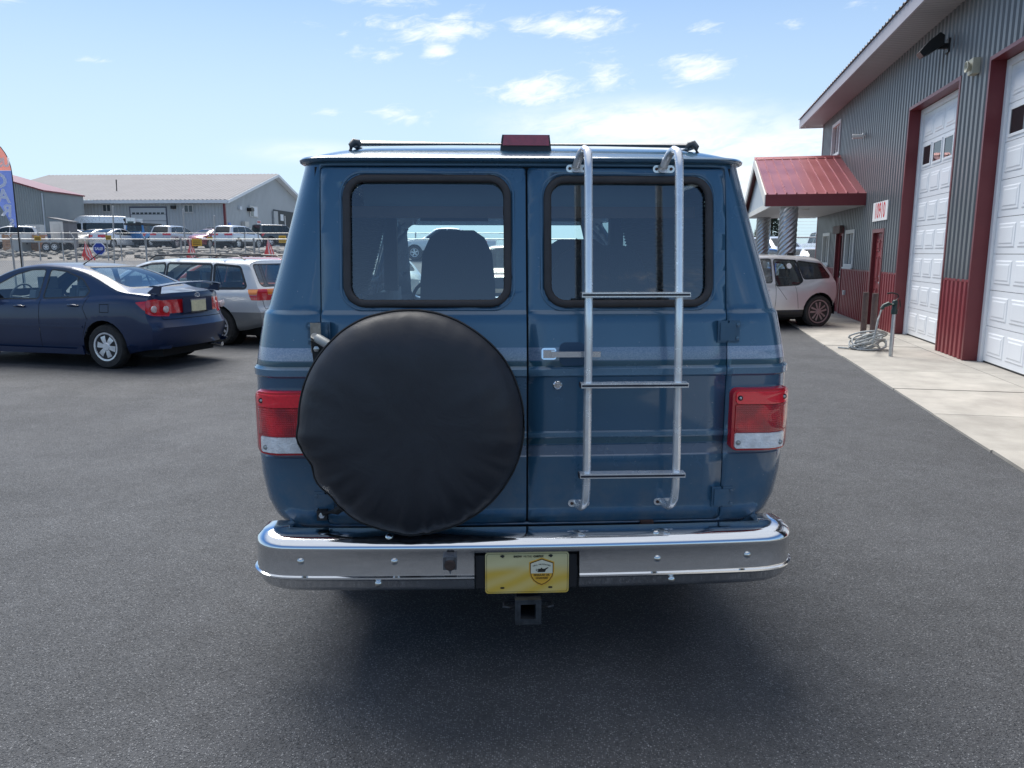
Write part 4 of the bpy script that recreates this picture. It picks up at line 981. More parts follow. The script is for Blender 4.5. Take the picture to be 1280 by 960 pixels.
for i, ch in enumerate('WELL MAINTAINED'):
    u = (i - 7) / 7.0; text_mesh('print', ch, .0075, INK, PLT, Matrix.Translation((SX + u * .031, py - .0032, .4665 - .006 * u * u)) @ TXT_BACK @ Matrix.Rotation(-u * .35, 4, 'Z'), .0003) if ch != ' ' else None
text_mesh('print', 'SHOW', .0105, INK, PLT, TT(-.0405, .4985), .0003, offset=.0004, sx=.95); text_mesh('print', 'ME THE', .0105, INK, PLT, TT(-.0035, .4985), .0003, sx=.85); text_mesh('print', 'CARFAX', .0105, INK, PLT, TT(.0375, .4985), .0003, offset=.0004, sx=.95)
for x in (-.098, .083):
    for z in (.500, .374):
        flat('plate_slot', rrect(x - .008, x + .008, z - .0035, z + .0035, .0033, 4), py, INK)
        if z > .45:
            bq = bmesh.new(); lathe(bq, [(.0062, -.0552 - .1), (.0055, -.0585 - .1), (.001, -.0595 - .1)], 6, 'y', (x + .001, 0, z)); mk('plate_bolt', bq, BLACK, PLT)
HITM = mat('hitch_steel', (.045, .05, .058), .55, .5, var=.4, vscale=30, dirt=.03)
b = bmesh.new()
for (x0, x1, z0, z1) in ((-.044, .039, .322, .336), (-.044, .039, .250, .264), (-.044, -.031, .2645, .3215), (.026, .039, .2645, .3215)): box(b, x0, x1, -.19, .5, z0, z1)
HT = mk('hitch_receiver', b, HITM, VAN)
b = bmesh.new()
for q in ((-.0515, .0465, .336, .342), (-.0515, .0465, .2435, .25), (-.0515, -.044, .25, .336), (.039, .0465, .25, .336)): box(b, q[0], q[1], -.193, -.165, q[2], q[3])
bevel(b, .002, 1); mk('collar', b, HITM, HT)
bx('cross_tube', (-.6, .6, .10, .17, .33, .40), HITM, HT, .01); bx('drop_plate', (-.045, .04, -.14, .1, .343, .40), HITM, HT, .006)
for sg in (1, -1): tb('chain_loop', [(sg * .045, -.15, .30), (sg * .075, -.17, .302), (sg * .092, -.165, .302), (sg * .092, -.13, .302), (sg * .07, -.11, .302), (sg * .04, -.11, .302)], .006, HITM, HT, 8)
bx('sway_tab', (.535, .55, -.135, -.09, .365, .392), mat('rusty_steel', (.09, .045, .035), .8), VAN)
# ------------------------------------------------------------------ roof rack and high brake lamp
RK = mat('rack_grey', (.42, .43, .44), .4, .5, var=.1); RKB = mat('rack_black', (.03, .032, .036), .5)
b = bmesh.new(); tube(b, [(-.64, .25, 2.040), (.655, .25, 2.040)], .0115, 12); rk = mk('roof_rack', b, RK, VAN, smooth=60)
b = bmesh.new(); tube(b, [(-.64, 1.9, 2.075), (.655, 1.9, 2.075)], .0115, 12); mk('cross_bar', b, RK, rk, smooth=60)
for x in (-.66, .675):
    sg = -1 if x < 0 else 1
    tb('side_rail', [(x, .25, 2.036), (x, 1.1, 2.055), (x, 1.9, 2.060), (x, 2.2, 2.03)], .012, RK, rk, 10)
    b = bmesh.new(); tube(b, [(x + sg * .012, .23, 2.004), (x + sg * .008, .23, 2.030), (x - sg * .002, .235, 2.045), (x - sg * .018, .24, 2.042), (x - sg * .026, .245, 2.030)], [.011, .012, .013, .012, .010], 10); mk('rail_end', b, mat('rack_dark', (.09, .095, .10), .45, .3), rk, smooth=60)
for x in (-.33, 0, .33): bx('rack_foot', (x - .03, x + .03, .5, .58, 2.028, 2.046), RK, rk, .006)
b = bmesh.new(); prism(b, [(-.092, .21, 2.008), (.108, .21, 2.008), (.100, .21, 2.071), (-.084, .21, 2.071)], (0, .10, 0)); bevel(b, .006); hb = mk('high_brake_lamp', b, RKB, VAN, smooth=35)
b = bmesh.new(); prism(b, [(-.083, .202, 2.030), (.099, .202, 2.030), (.094, .202, 2.0685), (-.078, .202, 2.0685)], (0, .012, 0)); bevel(b, .003); mk('lens', b, mat('smoked_red', (.34, .018, .045), .2, coat=.8, var=.2, vscale=30), hb, smooth=35)
# ------------------------------------------------------------------ cabin seen through the glass
INB = mat('cabin_blue', (.07, .11, .15), .85, var=.2); SEATM = mat('seat_cloth', (.026, .048, .080), .9, var=.2, bump=.3, bscale=200)
bx('cabin_floor', (-.9, .9, .12, 3.9, .60, .64), INB, VAN)
bx('headliner', (-.72, .72, .30, 3.3, 1.93, 1.95), mat('headliner_cloth', (.20, .25, .29), .9), VAN)
bx('valance_shelf', (-.74, .74, .42, .46, 1.765, 1.812), mat('brown_trim', (.14, .075, .055), .6, var=.2), VAN, .006)
bx('ceiling_console', (-.66, .66, .46, .9, 1.813, 1.93), mat('headliner_cloth', (.20, .25, .29), .9), VAN, .02)
for sg in (-1, 1):
    b = bmesh.new(); n = 60
    for i in range(n):                                                  # pleated blind on the side window
        z0 = 1.30 + i * .01
    pv = None
    for i in range(57):
        z = 1.36 + i * .0098; x = sg * (Wz(min(z, 1.9)) - .075 - (.012 if i % 2 else 0)); a = (b.verts.new((x, .5, z)), b.verts.new((x, 2.52, z)))
        if pv: b.faces.new((pv[0], a[0], a[1], pv[1]))
        pv = a
    mk('pleated_blind', b, mat('blind_cloth', (.12, .17, .21), .85), VAN, fix=False)
    bx('side_trim', (min(sg * .80, sg * .86), max(sg * .80, sg * .86), .3, 3.4, .65, 1.355), INB, VAN, .01)
    bx('pillar_trim', (min(sg * .74, sg * .83), max(sg * .74, sg * .83), 2.53, 2.63, 1.36, 1.93), INB, VAN, .02)
def seat(x, y, ztop, w):
    b = bmesh.new(); pts = []
    for u, z in ((-.5, .78), (.5, .78), (.52, 1.1), (.50, 1.40), (.46, ztop - .16), (.36, ztop - .05), (.22, ztop), (-.22, ztop), (-.36, ztop - .05), (-.46, ztop - .16), (-.50, 1.40), (-.52, 1.1)): pts.append((x + u * w, y - .12 + (1.5 - z) * .12, z))
    prism(b, pts, (0, .17, 0)); bevel(b, .045, 4); s_ = mk('seat', b, SEATM, VAN, smooth=50)
    b = bmesh.new(); box(b, x - w * .52, x + w * .52, y, y + .5, .82, 1.0); bevel(b, .05, 3); mk('seat_cushion', b, SEATM, s_, smooth=50)
    bx('seat_base', (x - w * .35, x + w * .35, y + .06, y + .42, .645, .819), BLACK, s_)
seat(-.325, 2.75, 1.775, .53); seat(.52, 2.75, 1.715, .54); seat(.50, 1.55, 1.66, .58)
bx('dashboard', (-.84, .84, 3.42, 3.85, .95, 1.20), mat('dash', (.05, .055, .065), .7), VAN, .05, 3)
b = bmesh.new(); cs = Vector((-.50, 3.28, 1.24)); tube(b, [cs + Vector((.2 * math.cos(R(a)), -.08 * math.sin(R(a)), .18 * math.sin(R(a)))) for a in range(0, 360, 12)], .014, 8, True); mk('steering_wheel', b, BLACK, VAN, smooth=60)
bx('rear_mirror', (.05, .27, 3.30, 3.33, 1.70, 1.765), BLACK, VAN, .015)
b = bmesh.new(); prism(b, [(.60, 2.35, 1.42), (.66, 2.35, 1.42), (.56, 2.35, 1.84), (.50, 2.35, 1.84)], (0, .02, 0)); mk('seat_belt', b, mat('belt_grey', (.12, .14, .16), .8), VAN)
for sg in (-1, 1):                                                       # sun visors and door mirrors
    bx('sun_visor', (min(sg * .1, sg * .62), max(sg * .1, sg * .62), 3.18, 3.22, 1.86, 1.93), INB, VAN, .015)
    b = bmesh.new(); box(b, min(sg * 1.04, sg * 1.22), max(sg * 1.04, sg * 1.22), 3.36, 3.46, 1.28, 1.48); bevel(b, .03, 3); mk('door_mirror', b, CHROME, VAN, smooth=40)
# wheels
def van_wheel(x, y):
    sg = 1 if x > 0 else -1; b = bmesh.new()
    lathe(b, [(.20, -.1), (.30, -.112), (.345, -.10), (.362, -.07), (.365, 0), (.362, .07), (.345, .10), (.30, .112), (.20, .1)], 40, 'x', (x, y, .365)); w = mk('wheel', b, TYRE, VAN, smooth=40)
    b = bmesh.new(); lathe(b, [(.205, sg * .09), (.19, sg * .06), (.15, sg * .05), (.07, sg * .09), (.001, sg * .1)], 30, 'x', (x, y, .365)); mk('rim', b, ALLOY, w, smooth=40)
for x in (-.83, .83):
    for y in (1.02, 3.82): van_wheel(x, y)
bx('rear_axle', (-.75, .75, .97, 1.07, .32, .42), BLACK, VAN, .03)
tb('exhaust_pipe', [(-.5, .35, .33), (-.5, 1.2, .35), (-.4, 2.0, .38)], .03, HITM, VAN, 10)
# ================================================================== car builder
# local axes: x forward, y to the car's left, z up; origin on the ground under the middle of the wheelbase
def paint(name, col, metal=.3, rough=.28, coat=1.0, var=.05): return mat(name, col, rough, metal, coat, var=var, vscale=2.5, rvar=.03)
CHEAPGLASS = glass_mat('far_car_glass', (.30, .38, .40), .9, opaque=.45, base=(.03, .04, .045))
def wheel(parent, x, y, r, w, spokes, rimr, rimmat, style='single', name='wheel'):
    sg = 1 if y > 0 else -1; b = bmesh.new(); o = (x, y, r); hw = w / 2
    lathe(b, [(rimr, -hw * .8), (rimr + .02, -hw), (r - .03, -hw), (r - .008, -hw * .7), (r, -hw * .35), (r, hw * .35), (r - .008, hw * .7), (r - .03, hw), (rimr + .02, hw), (rimr, hw * .8)], 36, 'y', o)
    wo = mk(name, b, TYRE, parent, smooth=40)
    b = bmesh.new()
    f = sg * hw
    lathe(b, [(rimr + .004, f * .86), (rimr + .002, f * .98), (rimr - .02, f * .95), (rimr - .028, f * .55), (rimr - .03, -f * .5)], 36, 'y', o, False)
    for k in range(spokes):
        a = 6.283185 * k / spokes + .2
        offs = (-.045, .045) if style == 'double' else (0,)
        for of in offs:
            c_, s_ = math.cos(a), math.sin(a); tx, tz = -s_, c_
            hwid = .036 if style == 'single' else .019
            pts = []
            for rr, ww, yy in ((.05, hwid * .75, f * .82), (rimr * .55, hwid, f * .88), (rimr - .012, hwid * 1.25, f * .74)):
                oo = of * (rr / rimr) ** .6 * (1.25 if style == 'double' else 1)
                pts.append([(o[0] + c_ * rr + tx * (oo + e * ww), o[1] + yy, o[2] + s_ * rr + tz * (oo + e * ww)) for e in (-1, 1)])
            V = [[b.verts.new(p) for p in q] + [b.verts.new((p[0], p[1] - f * .16, p[2])) for p in q] for q in pts]
            for A, B in zip(V, V[1:]):
                for i0, i1 in ((0, 1), (1, 3), (3, 2), (2, 0)): b.faces.new((A[i0], A[i1], B[i1], B[i0]))
    lathe(b, [(.001, f * .9), (.05, f * .9), (.062, f * .8), (.062, f * .5)], 18, 'y', o)
    rm = mk('rim', b, rimmat, wo, smooth=35)
    b = bmesh.new(); lathe(b, [(.001, f * .45), (rimr - .03, f * .45), (rimr - .03, f * .3)], 24, 'y', o); mk('brake_disc', b, mat('brake_dark', (.03, .03, .032), .6, .5), wo)
    return wo
LOWER = [(0, .085), (.05, .05), (.12, .026), (.25, .012), (.42, .003), (.55, 0), (.68, .003), (.80, .012), (.90, .026), (.96, .044), (1.0, .068)]
def car_shell(sp):
    top, belt, wid = pchip(sp['top']), pchip(sp['belt']), pchip(sp['wid']); sill = pchip(sp.get('sill', [(-9, .2), (9, .2)]))
    x0, x1 = sp['x0'], sp['x1']; n = sp.get('n', 64); tum = sp.get('tumble', .36); nexp = sp.get('sq', 3.2); lower = sp.get('lower', LOWER)
    bm = bmesh.new(); secs = []
    for i in range(n + 1):
        t_ = i / n; x = x0 + (x1 - x0) * t_
        w, zb, zt, zs_ = wid(x), belt(x), top(x), sill(x); zt = max(zt, zb + .012)
        pts = [(w - d, zs_ + (zb - zs_) * f) for f, d in lower]
        hg = zt - zb; wb = w - lower[-1][1]; c = min(sp.get('corner', .16), hg * .75); zs2 = zt - c
        for f in (.0, .2, .4, .6, .8, 1.0)[1:]:
            z = zb + (zs2 - zb) * f; pts.append((wb - tum * (z - zb), z))
        ys2 = wb - tum * (zs2 - zb)
        for a in (10, 22, 35, 48, 60, 71, 80, 90):
            ca, sa = math.cos(R(a)), math.sin(R(a)); pts.append((ys2 * ca ** (2 / nexp), zs2 + c * sa ** (2 / nexp)))
        pts[-1] = (0.0, zt)
        secs.append((x, pts))
    xr, xf = pchip(sp['rear']), pchip(sp['front']); kr, kf = sp.get('kr', .22), sp.get('kf', .35); Lr, Lf = sp.get('Lr', .75), sp.get('Lf', .8)
    def warp(x, y, z):
        if x < x0 + Lr: t_ = ((x0 + Lr - x) / Lr) ** 1.5; x = x + t_ * (xr(z) - x0 + kr * (abs(y) / sp['W']) ** 3.2)
        elif x > x1 - Lf: t_ = ((x - x1 + Lf) / Lf) ** 1.5; x = x + t_ * (xf(z) - x1 - kf * (abs(y) / sp['W']) ** 2.6)
        return (x, y, z)
    K = len(secs[0][1]); G = []
    for x, pts in secs:
        row = [bm.verts.new(warp(x, y, z)) for y, z in pts] + [bm.verts.new(warp(x, -y, z)) for y, z in pts[-2::-1]]
        G.append(row)
    M = len(G[0])
    for A, B in zip(G, G[1:]):
        for k in range(M - 1): bm.faces.new((A[k], A[k + 1], B[k + 1], B[k]))
    for row, (x, pts) in ((G[0], secs[0]), (G[-1], secs[-1])):          # end caps
        prev = None; S = [1, .92, .8, .6, .3, 0, -.3, -.6, -.8, -.92, -1]
        for k in range(K - 1):
            y, z = pts[k]; cur = [row[k]] + [bm.verts.new(warp(x, y * s_, z)) for s_ in S[1:-1]] + [row[M - 1 - k]]
            if prev:
                for j in range(10): bm.faces.new((prev[j], prev[j + 1], cur[j + 1], cur[j]))
            prev = cur
        for j in range(10):
            try: bm.faces.new((prev[j], prev[j + 1], row[K - 1]))
            except ValueError: pass
    bmesh.ops.recalc_face_normals(bm, faces=bm.faces[:])
    return bm
def ngons(bm):
    f = [f for f in bm.faces if len(f.verts) > 4]
    if f: bmesh.ops.triangulate(bm, faces=f)
def part_from(bm, poly, ax, sign, name, m, parent, off=0.0, nmin=.15, flt=None, smooth=40):
    fs = cut_patch(bm, poly, ax, sign, nmin, flt)
    if not fs: return None
    g = take(bm, fs, off); ngons(g); return mk(name, g, m, parent, smooth=smooth, fix=False)
def grow(poly, d):
    cx_ = sum(p[0] for p in poly) / len(poly); cz_ = sum(p[1] for p in poly) / len(poly); o = []
    n = len(poly); A = sum(poly[i][0] * poly[(i + 1) % n][1] - poly[(i + 1) % n][0] * poly[i][1] for i in range(n))
    if A < 0: poly = poly[::-1]
    for i in range(n):
        p, q, r_ = Vector(poly[i - 1]), Vector(poly[i]), Vector(poly[(i + 1) % n])
        n1 = Vector((q.y - p.y, p.x - q.x)).normalized(); n2 = Vector((r_.y - q.y, q.x - r_.x)).normalized(); b_ = (n1 + n2)
        b_ = b_ / max(.35, b_.length_squared / 2) if b_.length > 1e-6 else n1
        o.append((q.x + b_.x * d * 1.0, q.y + b_.y * d * 1.0))
    return o
def rnd_poly(poly, r, n=4):
    o = []; m = len(poly)
    for i in range(m):
        p, q, s_ = Vector(poly[i - 1]), Vector(poly[i]), Vector(poly[(i + 1) % m])
        a = q + (p - q).normalized() * min(r, (p - q).length * .45); b_ = q + (s_ - q).normalized() * min(r, (s_ - q).length * .45)
        for k in range(n + 1):
            t_ = k / n; v = a * (1 - t_) ** 2 + q * 2 * t_ * (1 - t_) + b_ * t_ * t_; o.append((v.x, v.y))
    return o
def make_car(name, sp, loc, heading, label, group, cat='car', detail=2):
    """heading: azimuth in degrees, clockwise from +Y"""
    E_ = empty(name, loc, R(90 - heading)); tag(E_, label, cat, group)
    bm = car_shell(sp); pm = sp['paint']; gl = CARGLASS if detail > 1 else CHEAPGLASS
    ra = sp['ra']
    for ax_ in sp['axles']:
        for sg in (1, -1):
            arch = [(ax_ + ra * math.cos(R(a)), sp['r'] + .01 + ra * math.sin(R(a))) for a in range(0, 360, 15)]
            fs = cut_patch(bm, arch, 1, sg, .1)
            if fs: take(bm, fs).free()
    parts = []
    for nm, poly, ax, sign, m, off, kw in sp.get('lamps', []):
        for sg in ((1, -1) if ax == 1 else (sign,)):
            part_from(bm, poly, ax, sg, nm, m, E_, off, kw.get('nmin', .05), kw.get('flt'))
        if ax == 0 and kw.get('mirror', True): part_from(bm, [(-p[0], p[1]) for p in poly], ax, sign, nm, m, E_, off, kw.get('nmin', .05), kw.get('flt'))
    for poly in sp['side_glass']:
        for sg in (1, -1):
            if detail > 0: part_from(bm, grow(poly, .020), 1, sg, 'window_trim', sp.get('trim', PLASTIC), E_, .001) if False else None
            fs = cut_patch(bm, grow(poly, sp.get('trimw', .022)), 1, sg, .2)
            if not fs: continue
            tp = take(bm, fs); fs = cut_patch(tp, poly, 1); g = take(tp, fs, -.004); ngons(g); ngons(tp)
            mk('window_trim', tp, sp.get('trim', PLASTIC), E_, smooth=40, fix=False); mk('window_glass', g, gl, E_, smooth=40, fix=False)
    for nm, poly, sign, flt in (('windscreen', sp['wind'], 1, sp.get('windf')), ('rear_window', sp.get('rearwin'), -1, sp.get('rearf'))):
        if poly: 
            fs = cut_patch(bm, grow(poly, .02), 0, sign, .12, flt)
            if fs:
                tp = take(bm, fs); fs = cut_patch(tp, poly, 0); g = take(tp, fs, -.004); ngons(g); ngons(tp)
                mk('window_trim', tp, sp.get('trim', PLASTIC), E_, smooth=40, fix=False); mk(nm, g, sp.get('rearglass', gl) if sign < 0 else gl, E_, smooth=40, fix=False)
    if detail > 0:
        for x_, z0, x2_, z1 in sp.get('seams', []):
            d = Vector((x2_ - x_, z1 - z0)).normalized() * .0045; nx_, nz_ = -d.y, d.x
            for sg in (1, -1): part_from(bm, [(x_ - nx_, z0 - nz_), (x_ + nx_, z0 + nz_), (x2_ + nx_, z1 + nz_), (x2_ - nx_, z1 - nz_)], 1, sg, 'panel_gap', GAPBLACK, E_, -.004, .1)
        for y_, z0, y2_, z1 in sp.get('rseams', []):
            d = Vector((y2_ - y_, z1 - z0)).normalized() * .0045; nx_, nz_ = -d.y, d.x
            part_from(bm, [(y_ - nx_, z0 - nz_), (y_ + nx_, z0 + nz_), (y2_ + nx_, z1 + nz_), (y2_ - nx_, z1 - nz_)], 0, -1, 'panel_gap', GAPBLACK, E_, -.004, .1)
    if 'clad' in sp:
        zc, cm = sp['clad']
        bmesh.ops.bisect_plane(bm, geom=bm.verts[:] + bm.edges[:] + bm.faces[:], plane_co=(0, 0, zc), plane_no=(0, 0, 1), dist=1e-5)
        fs = [f for f in bm.faces if f.calc_center_median().z < zc]; g = take(bm, fs, .004); ngons(g); mk('lower_cladding', g, cm, E_, smooth=40, fix=False)
    ngons(bm); mk('body', bm, pm, E_, smooth=34, fix=False)
    w = sp['W']
    for ax_ in sp['axles']:
        for sg in (1, -1):
            wheel(E_, ax_, sg * (w - sp['tw'] / 2 - .018), sp['r'], sp['tw'], sp.get('spokes', 5), sp.get('rimr', .2), sp.get('rim', ALLOY), sp.get('style', 'single'))
            b = bmesh.new(); n = 20; prev = None
            for k in range(n + 1):
                a = R(-10 + 200 * k / n); p = (ax_ + (ra + .012) * math.cos(a), sp['r'] + .01 + (ra + .012) * math.sin(a))
                c = [b.verts.new((p[0], sg * (w - dy_), p[1])) for dy_ in (.045, .34)]
                if prev: b.faces.new((prev[0], prev[1], c[1], c[0]))
                prev = c
            lathe(b, [(.001, sg * (w - .34)), (ra + .012, sg * (w - .34))], 20, 'y', (ax_, 0, sp['r'] + .01)); mk('wheel_liner', b, BLACK, E_, fix=False)
    bx('underbody', (sp['x0'] + .25, sp['x1'] - .25, -(w - .3), w - .3, .17, .36), mat('underbody', (.012, .012, .013), .9), E_)
    if detail > 1:
        bx('floor', (sp['x0'] + .5, sp['x1'] - .9, -(w - .12), w - .12, .42, .46), mat('car_floor', (.12, .12, .125), .9), E_)
        for xs_, ys_2 in sp.get('seats', []):
            b = bmesh.new(); prism(b, [(xs_ - .02, ys_2 - .24, .5), (xs_ + .12, ys_2 - .24, .5), (xs_ - .06, ys_2 - .22, 1.08), (xs_ - .17, ys_2 - .22, 1.08)], (0, .46, 0)); bevel(b, .04, 3); s_ = mk('seat', b, sp.get('seatm', DARKIN), E_, smooth=45)
            b = bmesh.new(); box(b, xs_ - .2, xs_ - .1, ys_2 - .13, ys_2 + .13, 1.10, 1.27); bevel(b, .04, 3); mk('headrest', b, sp.get('seatm', DARKIN), s_, smooth=45)
        if 'dash' in sp: bx('dashboard', (sp['dash'], sp['dash'] + .35, -(w - .16), w - .16, .6, sp.get('dashz', .92)), DARKIN, E_, .05, 3)
        if 'steer' in sp:
            c = Vector(sp['steer']); b = bmesh.new(); tube(b, [c + Vector((-.06 * math.sin(R(a)), .185 * math.cos(R(a)), .175 * math.sin(R(a)))) for a in range(0, 360, 15)], .014, 8, True); tube(b, [c + Vector((0, -.18, 0)), c + Vector((.02, 0, -.02)), c + Vector((0, .18, 0))], .018, 6); mk('steering_wheel', b, sp.get('seatm', DARKIN), E_, smooth=60)
        for xh, zh, yh in sp.get('handles', []):
            for sg in (1, -1):
                b = bmesh.new(); tube(b, [(xh - .085, sg * (yh - .012), zh), (xh - .07, sg * (yh + .018), zh), (xh, sg * (yh + .026), zh + .003), (xh + .07, sg * (yh + .018), zh), (xh + .085, sg * (yh - .012), zh)], [.012, .016, .017, .016, .012], 10); h_ = mk('door_handle', b, sp.get('handlem', pm), E_, smooth=60)
    if 'mirror' in sp and detail > 0:
        xm, zm, ym = sp['mirror']
        for sg in (1, -1):
            b = bmesh.new(); box(b, xm - .06, xm + .07, min(sg * ym, sg * (ym + .2)), max(sg * ym, sg * (ym + .2)), zm - .06, zm + .07); bevel(b, .035, 3); mk('door_mirror', b, sp.get('mirrorm', pm), E_, smooth=45)
    return E_
def plate_on(E_, x, z, w=.305, h=.155, tilt=0.0, col=(.72, .66, .42)):
    m = mat('plate_tan', col, .4, var=.12, vscale=30); b = bmesh.new(); prism(b, [(x, y, z_) for y, z_ in rrect(-w / 2, w / 2, z - h / 2, z + h / 2, .012, 4)], (-.006, 0, 0)); p = mk('number_plate', b, m, E_)
    return p
# ------------------------------------------------------------------ dark blue sedan
NAVY = paint('navy_paint', (.003, .017, .062), .1, .36, .5)
LAMPRED = mat('lamp_red', (.55, .012, .02), .12, coat=1.0, var=.2, vscale=20)
LAMPCLEAR = mat('lamp_clear', (.62, .5, .48), .15, coat=1.0, var=.15, vscale=30)
HEADL = mat('head_lamp', (.55, .57, .6), .12, .3, coat=1.0)
sedan = dict(x0=-2.28, x1=2.22, W=.85, n=84, tumble=.40, corner=.085, sq=3.6,
    top=[(-2.3, 1.06), (-1.95, 1.085), (-1.70, 1.105), (-1.5, 1.16), (-1.1, 1.32), (-.8, 1.41), (-.45, 1.462), (-.1, 1.478), (.25, 1.45), (.55, 1.375), (.85, 1.24), (1.15, 1.09), (1.3, 1.02), (1.8, .92), (2.25, .76)],
    belt=[(-2.3, 1.0), (-1.6, 1.035), (-1.0, 1.0), (0, .955), (1.1, .93), (1.35, .92), (1.8, .85), (2.25, .70)],
    wid=[(-2.3, .80), (-1.9, .835), (-1.3, .85), (1.2, .85), (1.7, .835), (2.25, .76)],
    sill=[(-2.3, .30), (-1.8, .24), (-1.5, .2), (1.6, .19), (2.25, .24)],
    rear=[(.2, -2.12), (.36, -2.24), (.5, -2.29), (.60, -2.30), (.66, -2.28), (.70, -2.22), (.85, -2.195), (1.0, -2.17), (1.10, -2.12)], front=[(.2, 2.1), (.4, 2.22), (.6, 2.22), (.8, 2.05)], kr=.26, kf=.4,
    axles=(-1.3, 1.3), r=.315, ra=.365, tw=.195, rimr=.20, spokes=6,
    side_glass=[rnd_poly([(-.235, .985), (-.98, 1.02), (-1.03, 1.09), (-.86, 1.245), (-.56, 1.345), (-.27, 1.375)], .035), rnd_poly([(-.135, .98), (-.16, 1.375), (.08, 1.37), (.36, 1.30), (.72, 1.13), (.93, 1.0), (.93, .965)], .035)],
    wind=rnd_poly([(-.60, 1.06), (.60, 1.06), (.52, 1.39), (-.52, 1.39)], .06), windf=lambda c: c.x > .2,
    rearwin=rnd_poly([(-.58, 1.14), (.58, 1.14), (.50, 1.41), (-.50, 1.41)], .08), rearf=lambda c: c.x < -.5,
    seams=[(-.185, .28, -.19, .97), (1.02, .32, 1.0, .95), (-1.04, .70, -.96, .86), (-.96, .86, -1.04, 1.02), (-1.02, .66, -.93, .45)], rseams=[(-.70, 1.02, -.62, .70), (.70, 1.02, .62, .70), (-.62, .70, .62, .70)],
    lamps=[('tail_lamp', rnd_poly([(.52, .74), (.49, .93), (.66, .985), (.86, .96), (.86, .85), (.74, .755)], .03), 0, -1, LAMPRED, .004, {'nmin': .5}),
           ('tail_lamp_wrap', rnd_poly([(-2.3, .78), (-2.3, .97), (-2.05, .965), (-1.84, .945), (-1.95, .85), (-2.08, .78)], .02), 1, 1, LAMPRED, .004, {'nmin': .05}),
           ('head_lamp', rnd_poly([(.45, .62), (.45, .74), (.76, .80), (.80, .70)], .03), 0, 1, HEADL, .003, {})],
    seats=[(.25, .36), (.25, -.36), (-.65, .36), (-.65, -.36)], dash=.75, steer=(.62, .36, .98), handles=[(-.12 + .28, .865, .835), (-.80, .89, .835)], mirror=(.78, 1.02, .80), paint=NAVY, seatm=mat('grey_cloth', (.17, .18, .19), .9))
sedan['seams'] += [(-1.41, .80, -1.26, .80), (-1.41, .91, -1.26, .91), (-1.41, .80, -1.41, .91), (-1.26, .80, -1.26, .91)]
C1 = make_car('parked_sedan', sedan, (-5.49 - 1.3 * .961, 11.59 + 1.3 * .275, 0), -74, 'dark blue sedan with rear spoiler parked on the asphalt', 'cars parked beside the van')
# details of the sedan
b = bmesh.new(); rows_ = []
for k in range(13):
    y = -.66 + 1.32 * k / 12; e = abs(y) / .66; zc_ = 1.195 - .045 * e ** 2.5 ; xc_ = -2.16 + .10 * e ** 2
    rows_.append([b.verts.new((xc_ + u, y, zc_ + v)) for u, v in ((-.09, .0), (-.085, .014), (.02, .022), (.10, .010), (.105, 0), (.02, -.006))])
for A, B in zip(rows_, rows_[1:]):
    for k in range(6): b.faces.new((A[k], A[(k + 1) % 6], B[(k + 1) % 6], B[k]))
b.faces.new(rows_[0]); b.faces.new(rows_[-1]); spo = mk('rear_spoiler', b, NAVY, C1, smooth=45)
for sg in (1, -1):
    b = bmesh.new(); prism(b, [(-2.12, sg * .62, 1.05), (-1.92, sg * .62, 1.07), (-2.06, sg * .62, 1.165), (-2.15, sg * .62, 1.17)], (0, sg * .03, 0)); bevel(b, .012); mk('spoiler_leg', b, NAVY, spo, smooth=40)
    b = bmesh.new(); lathe(b, [(.045, -2.235), (.046, -2.255), (.03, -2.262), (.001, -2.264)], 20, 'x', (.07, sg * .605, .845)); mk('reverse_lamp', b, LAMPCLEAR, C1, smooth=50)
    b = bmesh.new(); lathe(b, [(.047, -2.20), (.048, -2.218), (.03, -2.226), (.001, -2.228)], 20, 'x', (.115, sg * .745, .85)); mk('tail_bulb_ring', b, LAMPCLEAR, C1, smooth=50)
    b = bmesh.new(); prism(b, [(-.95, sg * .832, .20), (.93, sg * .832, .19), (.93, sg * .842, .275), (-.82, sg * .842, .275), (-.93, sg * .842, .33)], (0, sg * .022, 0)); bevel(b, .008); mk('side_skirt', b, NAVY, C1, smooth=40)
    b = bmesh.new(); prism(b, [(-1.70, sg * .78, .26), (-2.22, sg * .60, .30), (-2.25, sg * .60, .345), (-1.69, sg * .835, .345)], (0, sg * .03, 0)); bevel(b, .006); mk('bumper_skirt', b, NAVY, C1, smooth=40)
    bx('side_moulding', (-.95, .98, min(sg * .848, sg * .858), max(sg * .848, sg * .858), .575, .605), NAVY, C1, .004)
    b = bmesh.new(); prism(b, [(-.80, sg * .747, 1.02), (-.83, sg * .747, 1.02), (-.80, sg * .66, 1.27), (-.77, sg * .66, 1.27)], (0, sg * .008, 0)); mk('quarter_post', b, PLASTIC, C1)
b = bmesh.new(); box(b, -2.235, -2.215, -.31, .31, .775, .985); bevel(b, .01); mk('plate_garnish', b, NAVY, C1, smooth=40)
p = plate_on(C1, -2.243, .865); bx('plate_frame', (-2.2425, -2.236, -.17, .17, .77, .96), CHROME, C1)
b = bmesh.new(); tube(b, [(-2.225, .05 * math.cos(R(a)), 1.015 + .035 * math.sin(R(a))) for a in range(0, 360, 20)], .006, 6, True); tube(b, [(-2.226, .02 * math.cos(R(a)), 1.022 + .03 * math.sin(R(a))) for a in range(0, 360, 30)], .005, 6, True); mk('emblem', b, CHROME, C1, smooth=60)
tb('antenna', [(-.52, .30, 1.45), (-.68, .30, 1.53), (-.98, .30, 1.70)], [.010, .007, .003], BLACK, C1, 6)
tb('exhaust_tip', [(-2.0, -.45, .26), (-2.27, -.45, .25)], .032, CHROME, C1, 12)
